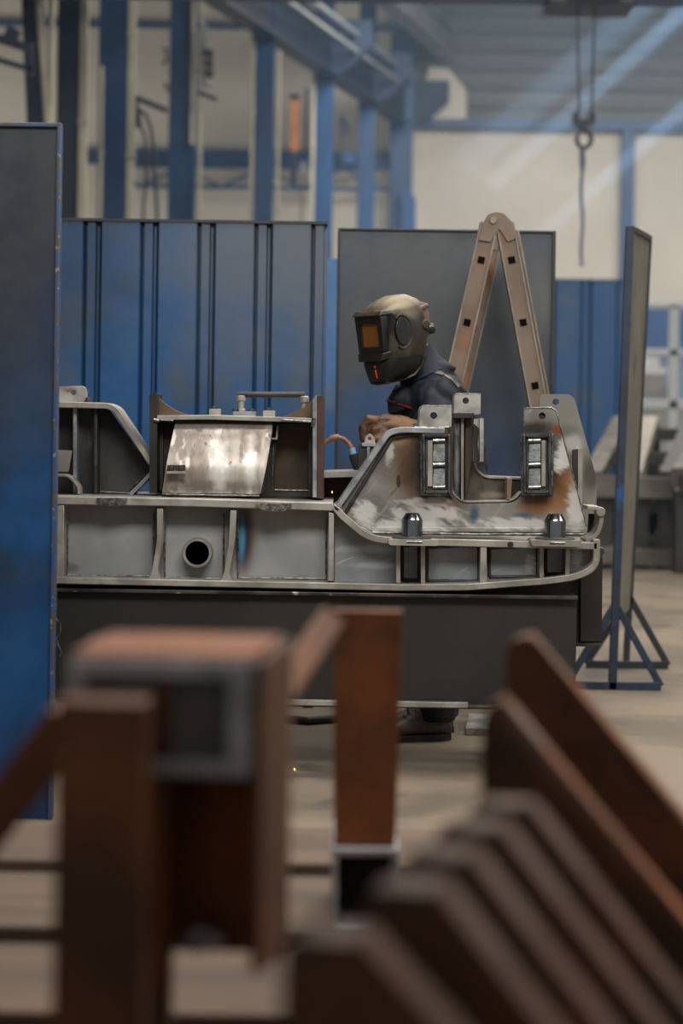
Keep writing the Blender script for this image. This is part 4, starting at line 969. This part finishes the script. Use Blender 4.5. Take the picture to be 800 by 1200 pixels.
# fabricated bracket with a box section head
Yb = 2.18
BR = thing('steel_bracket', (at(190,900,2.3).x, 2.3, ZP), 'brown rusty bracket with a bare steel box head, out of focus at left', 'bracket')
def bp(name, m, mt, **k): return obj(name, m, mt, BR, **k)
bp('box_section', M().prism([filc([(80,772),(294,776),(293,910),(80,905)],4), filc([(98,792),(268,795),(266,892),(98,888)],4)], Yb, Yb+.22), m_cut, bevel=.002)
bp('inner_plate', M().prism([[(90,785),(285,788),(280,895),(90,890)]], Yb+.022, Yb+.03), mat('grey scaled steel', S(92,90,90), S(68,65,65), rough=.5, metal=.3, scale=6))
bp('inner_rib', M().prism([[(186,795),(200,795),(200,890),(186,890)]], Yb+.008, Yb+.03), m_rustd)
A, B, C, D = at(80,772,Yb), at(295,776,Yb), at(331,748,Yb+.29), at(130,744,Yb+.29)
bp('top_plate', M().prism3([[p_ + Vector((0,.016 if p_ in (A,B) else 0,.0006)) for p_ in (A, B, C, D)]], (0,0,.004)), m_rusto, bevel=.002)
bz = ZP + .21
bp('side_plate', M().prism3([[B + Vector((.002,0,0)), C + Vector((.002,0,0)), Vector((C.x+.002, C.y, bz)), Vector((B.x+.002, B.y, bz+.05))]], (.010,0,0)), m_rust, bevel=.002)
bp('back_plate', M().prism3([[Vector((A.x+.04, C.y, C.z-.01)), Vector((C.x, C.y, C.z-.01)), Vector((C.x, C.y, bz)), Vector((A.x+.04, C.y, bz))]], (0,.01,0)), m_rusto, bevel=.002)
q0, q1 = at(66,822,Yb-.09), at(172,824,Yb-.09)
bp('front_leg', M().prism3([[q0, q1, Vector((q1.x, q1.y, ZP)), Vector((q0.x, q0.y, ZP))]], (0,.085,0)), m_rust, bevel=.003)
bp('rear_leg', M().box(q0.x+.01, q0.x+.09, C.y-.06, C.y, ZP, C.z-.06), m_rust, bevel=.003)
e0, e1 = at(-110,1098,Yb+.2), at(82,842,Yb+.2); bp('brace', M().bar(e0, e1, .05, .05, up=(0,1,0)), m_rust, bevel=.003)
e2 = Vector((e0.x, e0.y, ZP)); bp('brace_foot', M().box(e0.x-.05, e0.x+.04, e0.y-.03, e0.y+.03, ZP, e0.z+.03), m_rust)
e0, e1 = at(305,845,Yb+.29), at(383,730,Yb+.55); bp('brace', M().bar(e0, e1, .034, .034, up=(0,1,0)), m_rust, bevel=.003)
bp('weld_nub', M().tube([at(205,1106,Yb+.27), at(232,1101,Yb+.26), at(262,1104,Yb+.27)], [.006,.016,.006], 10), m_cut)

# upright flat bar on a square tube foot
Yu = 3.5
UP = thing('upright_plate', (at(428,1075,Yu).x, Yu+.1, ZP), 'single upright rusty flat bar standing on a short square tube', 'steel plate')
a_, b_ = at(391,715,Yu), at(472,716,Yu); c_, d_ = at(463,992,Yu), at(391,990,Yu)
obj('flat_bar', M().prism3([[a_, b_, c_, d_]], (0,.03,0)), mat('mid brown rusty plate', S(128,72,33), S(86,51,28), rough=.65, metal=.2, scale=7, bump=.25, bscale=40, rust=(S(70,50,42), .56, .72, 5)), UP, bevel=.002)
zb_ = at(428,992,Yu).z
x0, x1 = at(388,1030,Yu).x, at(466,1030,Yu).x
obj('square_tube', M().prism3([[(x0,Yu-.02,zb_),(x1,Yu-.02,zb_),(x1,Yu-.02,ZP),(x0,Yu-.02,ZP)], [(x0+.01,Yu-.02,zb_-.012),(x1-.01,Yu-.02,zb_-.012),(x1-.01,Yu-.02,ZP+.008),(x0+.01,Yu-.02,ZP+.008)]], (0,.26,0)), m_cut, UP, bevel=.002)
obj('tube_dark_fill', M().box(x0+.011, x1-.011, Yu+.1, Yu+.11, ZP+.009, zb_-.013), m_black, UP)  # black sheet stands in for the dark inside of the open tube

# rusty gusset plates standing in a row
def gusset(u, v, Y, s, t, yaw, w, label, mt, flat=.055, strip=None, lip=.012):
    p = at(u, v, Y); e = Vector((math.cos(yaw), -math.sin(yaw), 0)); d = Vector((math.sin(yaw), math.cos(yaw), 0)); Z = Vector((0,0,1)); h = p.z - ZP
    p = p - e*.012; wm = min(w, flat + h/s - .02); hb = (wm - flat)*s
    pts = [(0,-h), (0,-lip), (lip*.4,-lip*.3), (lip,0), (flat,0), (flat+.012,-.006)] + [(wm, -hb), (wm,-h)]
    o = thing('gusset_plate', p - Z*h + d*(t/2), label, 'steel plate', 'rusty gusset plates in the right foreground')
    obj('plate', M().prism3([[p + e*a + Z*b for a, b in pts]], d*t), mt, o, bevel=.004)
    # rolled edge strip along the slope
    obj('edge_strip', M().bar(p + e*flat + d*t*.5 + Z*.001, p + e*wm + d*t*.5 + Z*(-hb+.001), t*.92, .008, up=(e*s*.7+Z*.7)), strip or mt, o, bevel=.002)
    return o
yw = math.radians(13)
G = [((442,1042),1.70,1.18,.060,'nearest complete rusty gusset plate of the low right foreground row'), ((484,1003),1.82,1.2,.060,'second gusset plate from the camera in the low right foreground row'),
     ((523,970),1.94,1.2,.060,'third gusset plate from the camera in the low right foreground row'), ((560,943),2.06,1.2,.055,'farthest gusset plate of the low right foreground row')]
for (u, v), Y, s, t, lab in G: gusset(u, v, Y, s, t, yw, .42, lab, m_rustd)
gusset(348, 1100, 1.58, 1.0, .055, yw, .16, 'lowest rusty gusset plate at the bottom edge left of the row', m_rustd)
gusset(577, 822, 2.42, 1.15, .05, math.radians(9), .55, 'shorter rusty gusset plate of the tall pair at the right, standing in front', m_rustd, flat=.02, strip=m_rusto, lip=.02)
gusset(603, 746, 2.78, 1.15, .05, math.radians(9), .60, 'tallest rusty gusset plate, standing behind the other tall one', m_rust, flat=.03, strip=m_rusto, lip=.02)

# ================================================================== RIGHT BACKGROUND
m_frame = mat('grey brown frame steel', S(112,106,98), S(84,80,74), rough=.55, metal=.3, scale=4)
m_framed = mat('dark frame steel', S(62,58,54), S(48,46,44), rough=.55, metal=.3, scale=4)
Y0 = 17.8
o = thing('steel_subframe', floor_at(745,660), 'grey welded steel subframe with sloping rails behind the turned screen', 'steel frame')
zf = 0
def fb_(name, p, q, w, h, mt=m_frame): return obj(name, M().bar(p, q, w, h, up=(0,0,1)), mt, o, bevel=.006)
Y1 = 20.4
for u0, u1, w, mt in ((694,728,.16,m_frame),(742,762,.14,mat('pale frame rail', S(160,152,140), S(140,132,122), rough=.5, scale=4)),(783,812,.16,m_framed)):
    fb_('sloping_rail', at(u0,562,Y0), at(u1,496,Y1), w, .14, mt)
for u in (706,748,781):
    p = at(u, 575, Y0); fb_('leg', p, Vector((p.x, p.y, 0.0)), .16, .16, m_framed)
for u in (730,764,806):
    p = at(u, 498, Y1); fb_('leg', p, Vector((p.x, p.y, 0.0)), .14, .14, m_framed)
fb_('cross_beam', at(684,570,Y0-.12), at(790,572,Y0-.12), .12, .18)
fb_('cross_beam', at(684,650,Y0-.12), at(790,654,Y0-.12), .16, .14, m_frame)
fb_('cross_beam', at(710,536,Y0+.9), at(800,538,Y0+.9), .12, .12, m_framed)
fb_('cross_beam', at(722,508,Y1-.3), at(812,510,Y1-.3), .12, .12, m_framed)
fb_('brace', at(752,582,Y0), at(776,648,Y0), .1, .1, m_framed); fb_('brace', at(776,582,Y0), at(752,640,Y0), .1, .1, m_framed)
fb_('cross_beam', at(748,606,Y0), at(782,606,Y0), .1, .08, m_framed)
o2 = thing('steel_subframe', floor_at(800,640), 'dark steel subframe cut by the right edge of the picture', 'steel frame')
o = o2
fb_('sloping_rail', at(800,560,17.2), at(838,510,19.4), .2, .16)
p = at(803,575,17.2); fb_('leg', p, Vector((p.x,p.y,0)), .18, .18, m_framed); p = at(832,512,19.4); fb_('leg', p, Vector((p.x,p.y,0)), .18, .18, m_framed)
fb_('cross_beam', at(797,568,17.1), at(860,570,17.1), .14, .16, m_framed)
# glazed partition with pale frame
Y = 30.0; m_pf = mat('pale grey window frame', S(188,194,196), rough=.45)
o = thing('glazed_partition', Vector((at(775,400,Y).x, Y, 0)), 'pale framed glazed partition behind the subframe at the right', 'partition')
xl_, xm_, xr_ = at(722,400,Y).x, at(789,400,Y).x, at(860,400,Y).x
zA, zB, zC = at(760,357,Y).z, at(760,413,Y).z, at(760,474,Y).z
m = M()
for z, h in ((zB,.10),(zC,.13)): m.box(xl_, xr_, Y-.05, Y+.05, z-h/2, z+h/2)
for x, w in ((xl_,.1),(xm_,.13),(xr_,.1)): m.box(x-w/2, x+w/2, Y-.05, Y+.05, 0, zA)
m.box(xl_, xr_, Y-.05, Y+.05, zA-.05, zA+.05); obj('frame', m, m_pf, o, bevel=.008)
obj('lower_panel', M().box(xl_, xr_, Y-.01, Y+.01, 0, zC-.06), mat('grey panel', S(150,152,150), rough=.5), o)
m_gl_ = bpy.data.materials.new('window glass'); m_gl_.use_nodes = True; b_ = m_gl_.node_tree.nodes['Principled BSDF']
b_.inputs['Base Color'].default_value = (.9,.95,1,1); b_.inputs['Roughness'].default_value = .03; b_.inputs['Alpha'].default_value = .12
obj('pane', M().box(xl_, xr_, Y-.004, Y+.004, zC+.06, zB-.05), m_gl_, o)
# machine behind the partition
Ym = 31.5
o = thing('machine_tool', Vector((at(760,470,Ym).x, Ym, 0)), 'brown and grey machine seen through the glazed partition', 'machine')
obj('bed', M().prism([filc([(742,458),(786,458),(786,700),(742,700)],2)], Ym, Ym+.8), m_dk, o, bevel=.02)
obj('housing', M().prism([filc([(746,438),(778,438),(780,458),(745,458)],3)], Ym, Ym+.7), mat('dull brown paint', S(112,88,78), S(92,72,64), rough=.5, scale=3), o, bevel=.02)
obj('head', M().prism([filc([(742,430),(758,428),(760,418),(772,418),(772,430),(784,432),(780,439),(744,439)],2)], Ym+.1, Ym+.5), m_pf, o, bevel=.02)
obj('motor', M().prism([filc([(776,452),(788,450),(790,474),(778,474)],4)], Ym-.2, Ym+.2), m_black, o, bevel=.02)

# ================================================================== HAZE
hz = M().box(-14, 15.5, 13.2, BY-.6, .05, 10.9)
hm = bpy.data.materials.new('welding haze'); hm.use_nodes = True; nt = hm.node_tree; nt.nodes.remove(nt.nodes['Principled BSDF'])
vs_ = nt.nodes.new('ShaderNodeVolumeScatter'); vs_.inputs['Color'].default_value = (.50,.72,1,1); vs_.inputs['Density'].default_value = .0055; vs_.inputs['Anisotropy'].default_value = .2
nt.links.new(vs_.outputs[0], nt.nodes['Material Output'].inputs['Volume'])
obj('welding_haze', hz, hm, kind='stuff', smooth=0, label='thin bluish welding haze filling the far hall', cat='haze')

# denser haze slabs added in the shape of light shafts, upper right
SHAFTS = []
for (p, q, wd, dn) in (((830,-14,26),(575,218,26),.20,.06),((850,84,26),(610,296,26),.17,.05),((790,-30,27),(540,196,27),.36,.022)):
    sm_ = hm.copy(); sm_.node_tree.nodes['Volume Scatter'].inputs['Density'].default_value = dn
    P_, Q_ = at(*p), at(*q); SHAFTS.append((P_, Q_))
    obj('shaft_slab', M().bar(P_, Q_, wd, wd*1.6, up=(0,1,0)), sm_, kind='stuff', smooth=0)

# ================================================================== LIGHT
def area(name, loc, size, sy, power, col, rot=(0,0,0), spread=180):
    l = bpy.data.lights.new(name, 'AREA'); l.shape = 'RECTANGLE'; l.size = size; l.size_y = sy; l.energy = power; l.color = col; l.spread = math.radians(spread)
    o = bpy.data.objects.new(name, l); COL.objects.link(o); o.location = loc; o.rotation_euler = rot; return o
W_ = (1, .95, .87); CB = (.70, .84, 1)
area('hall_lamp', (1.2, 7.4, 8.0), 6, 2.5, 520, W_)
area('hall_lamp', (2, 13, 7.5), 8, 4, 500, W_)
area('hall_lamp', (5, 22, 8.3), 9, 4, 800, W_)
area('hall_lamp', (5.5, 31, 8.4), 10, 4, 1300, W_, (math.radians(14), 0, 0))
area('front_lamp', (.5, 3.1, 4.1), 3.2, 1.2, 150, (1, .97, .92), (math.radians(52), 0, math.radians(4)), 150)
area('side_window', (7.0, 5.0, 5.0), 4, 3, 220, (1,.97,.93), (math.radians(50), 0, math.radians(70)))
def aim(name, loc, tgt, size, sy, power, col, spread=180):
    o = area(name, loc, size, sy, power, col, (0,0,0), spread); o.rotation_euler = (Vector(tgt)-Vector(loc)).to_track_quat('-Z','Y').to_euler(); return o
aim('side_window', (-12, 32, 3.2), (-4, 40, 3.6), 5, 3, 520, W_)  # added fill light for the far left wall; no window is built here
# spots added along the haze slabs so they show as light shafts
for P_, Q_ in SHAFTS:
    l = bpy.data.lights.new('shaft_spot', 'SPOT'); l.energy = 36000; l.spot_size = math.radians(6); l.spot_blend = .6; l.color = CB; l.shadow_soft_size = .1
    o = bpy.data.objects.new('shaft_spot', l); COL.objects.link(o); o.location = P_ + (P_-Q_)*.95; o.rotation_euler = (Q_-P_).to_track_quat('-Z','Y').to_euler()
w = bpy.data.worlds.new('world'); SC.world = w; w.use_nodes = True
w.node_tree.nodes['Background'].inputs[0].default_value = (1,.96,.90,1); w.node_tree.nodes['Background'].inputs[1].default_value = .26

vs = SC.view_settings; vs.view_transform = 'Standard'; vs.look = 'None'; vs.gamma = 1; vs.exposure = 0; vs.use_curve_mapping = False
SC.cycles.use_denoising = True
SC.cycles.max_bounces = 8; SC.cycles.volume_bounces = 0
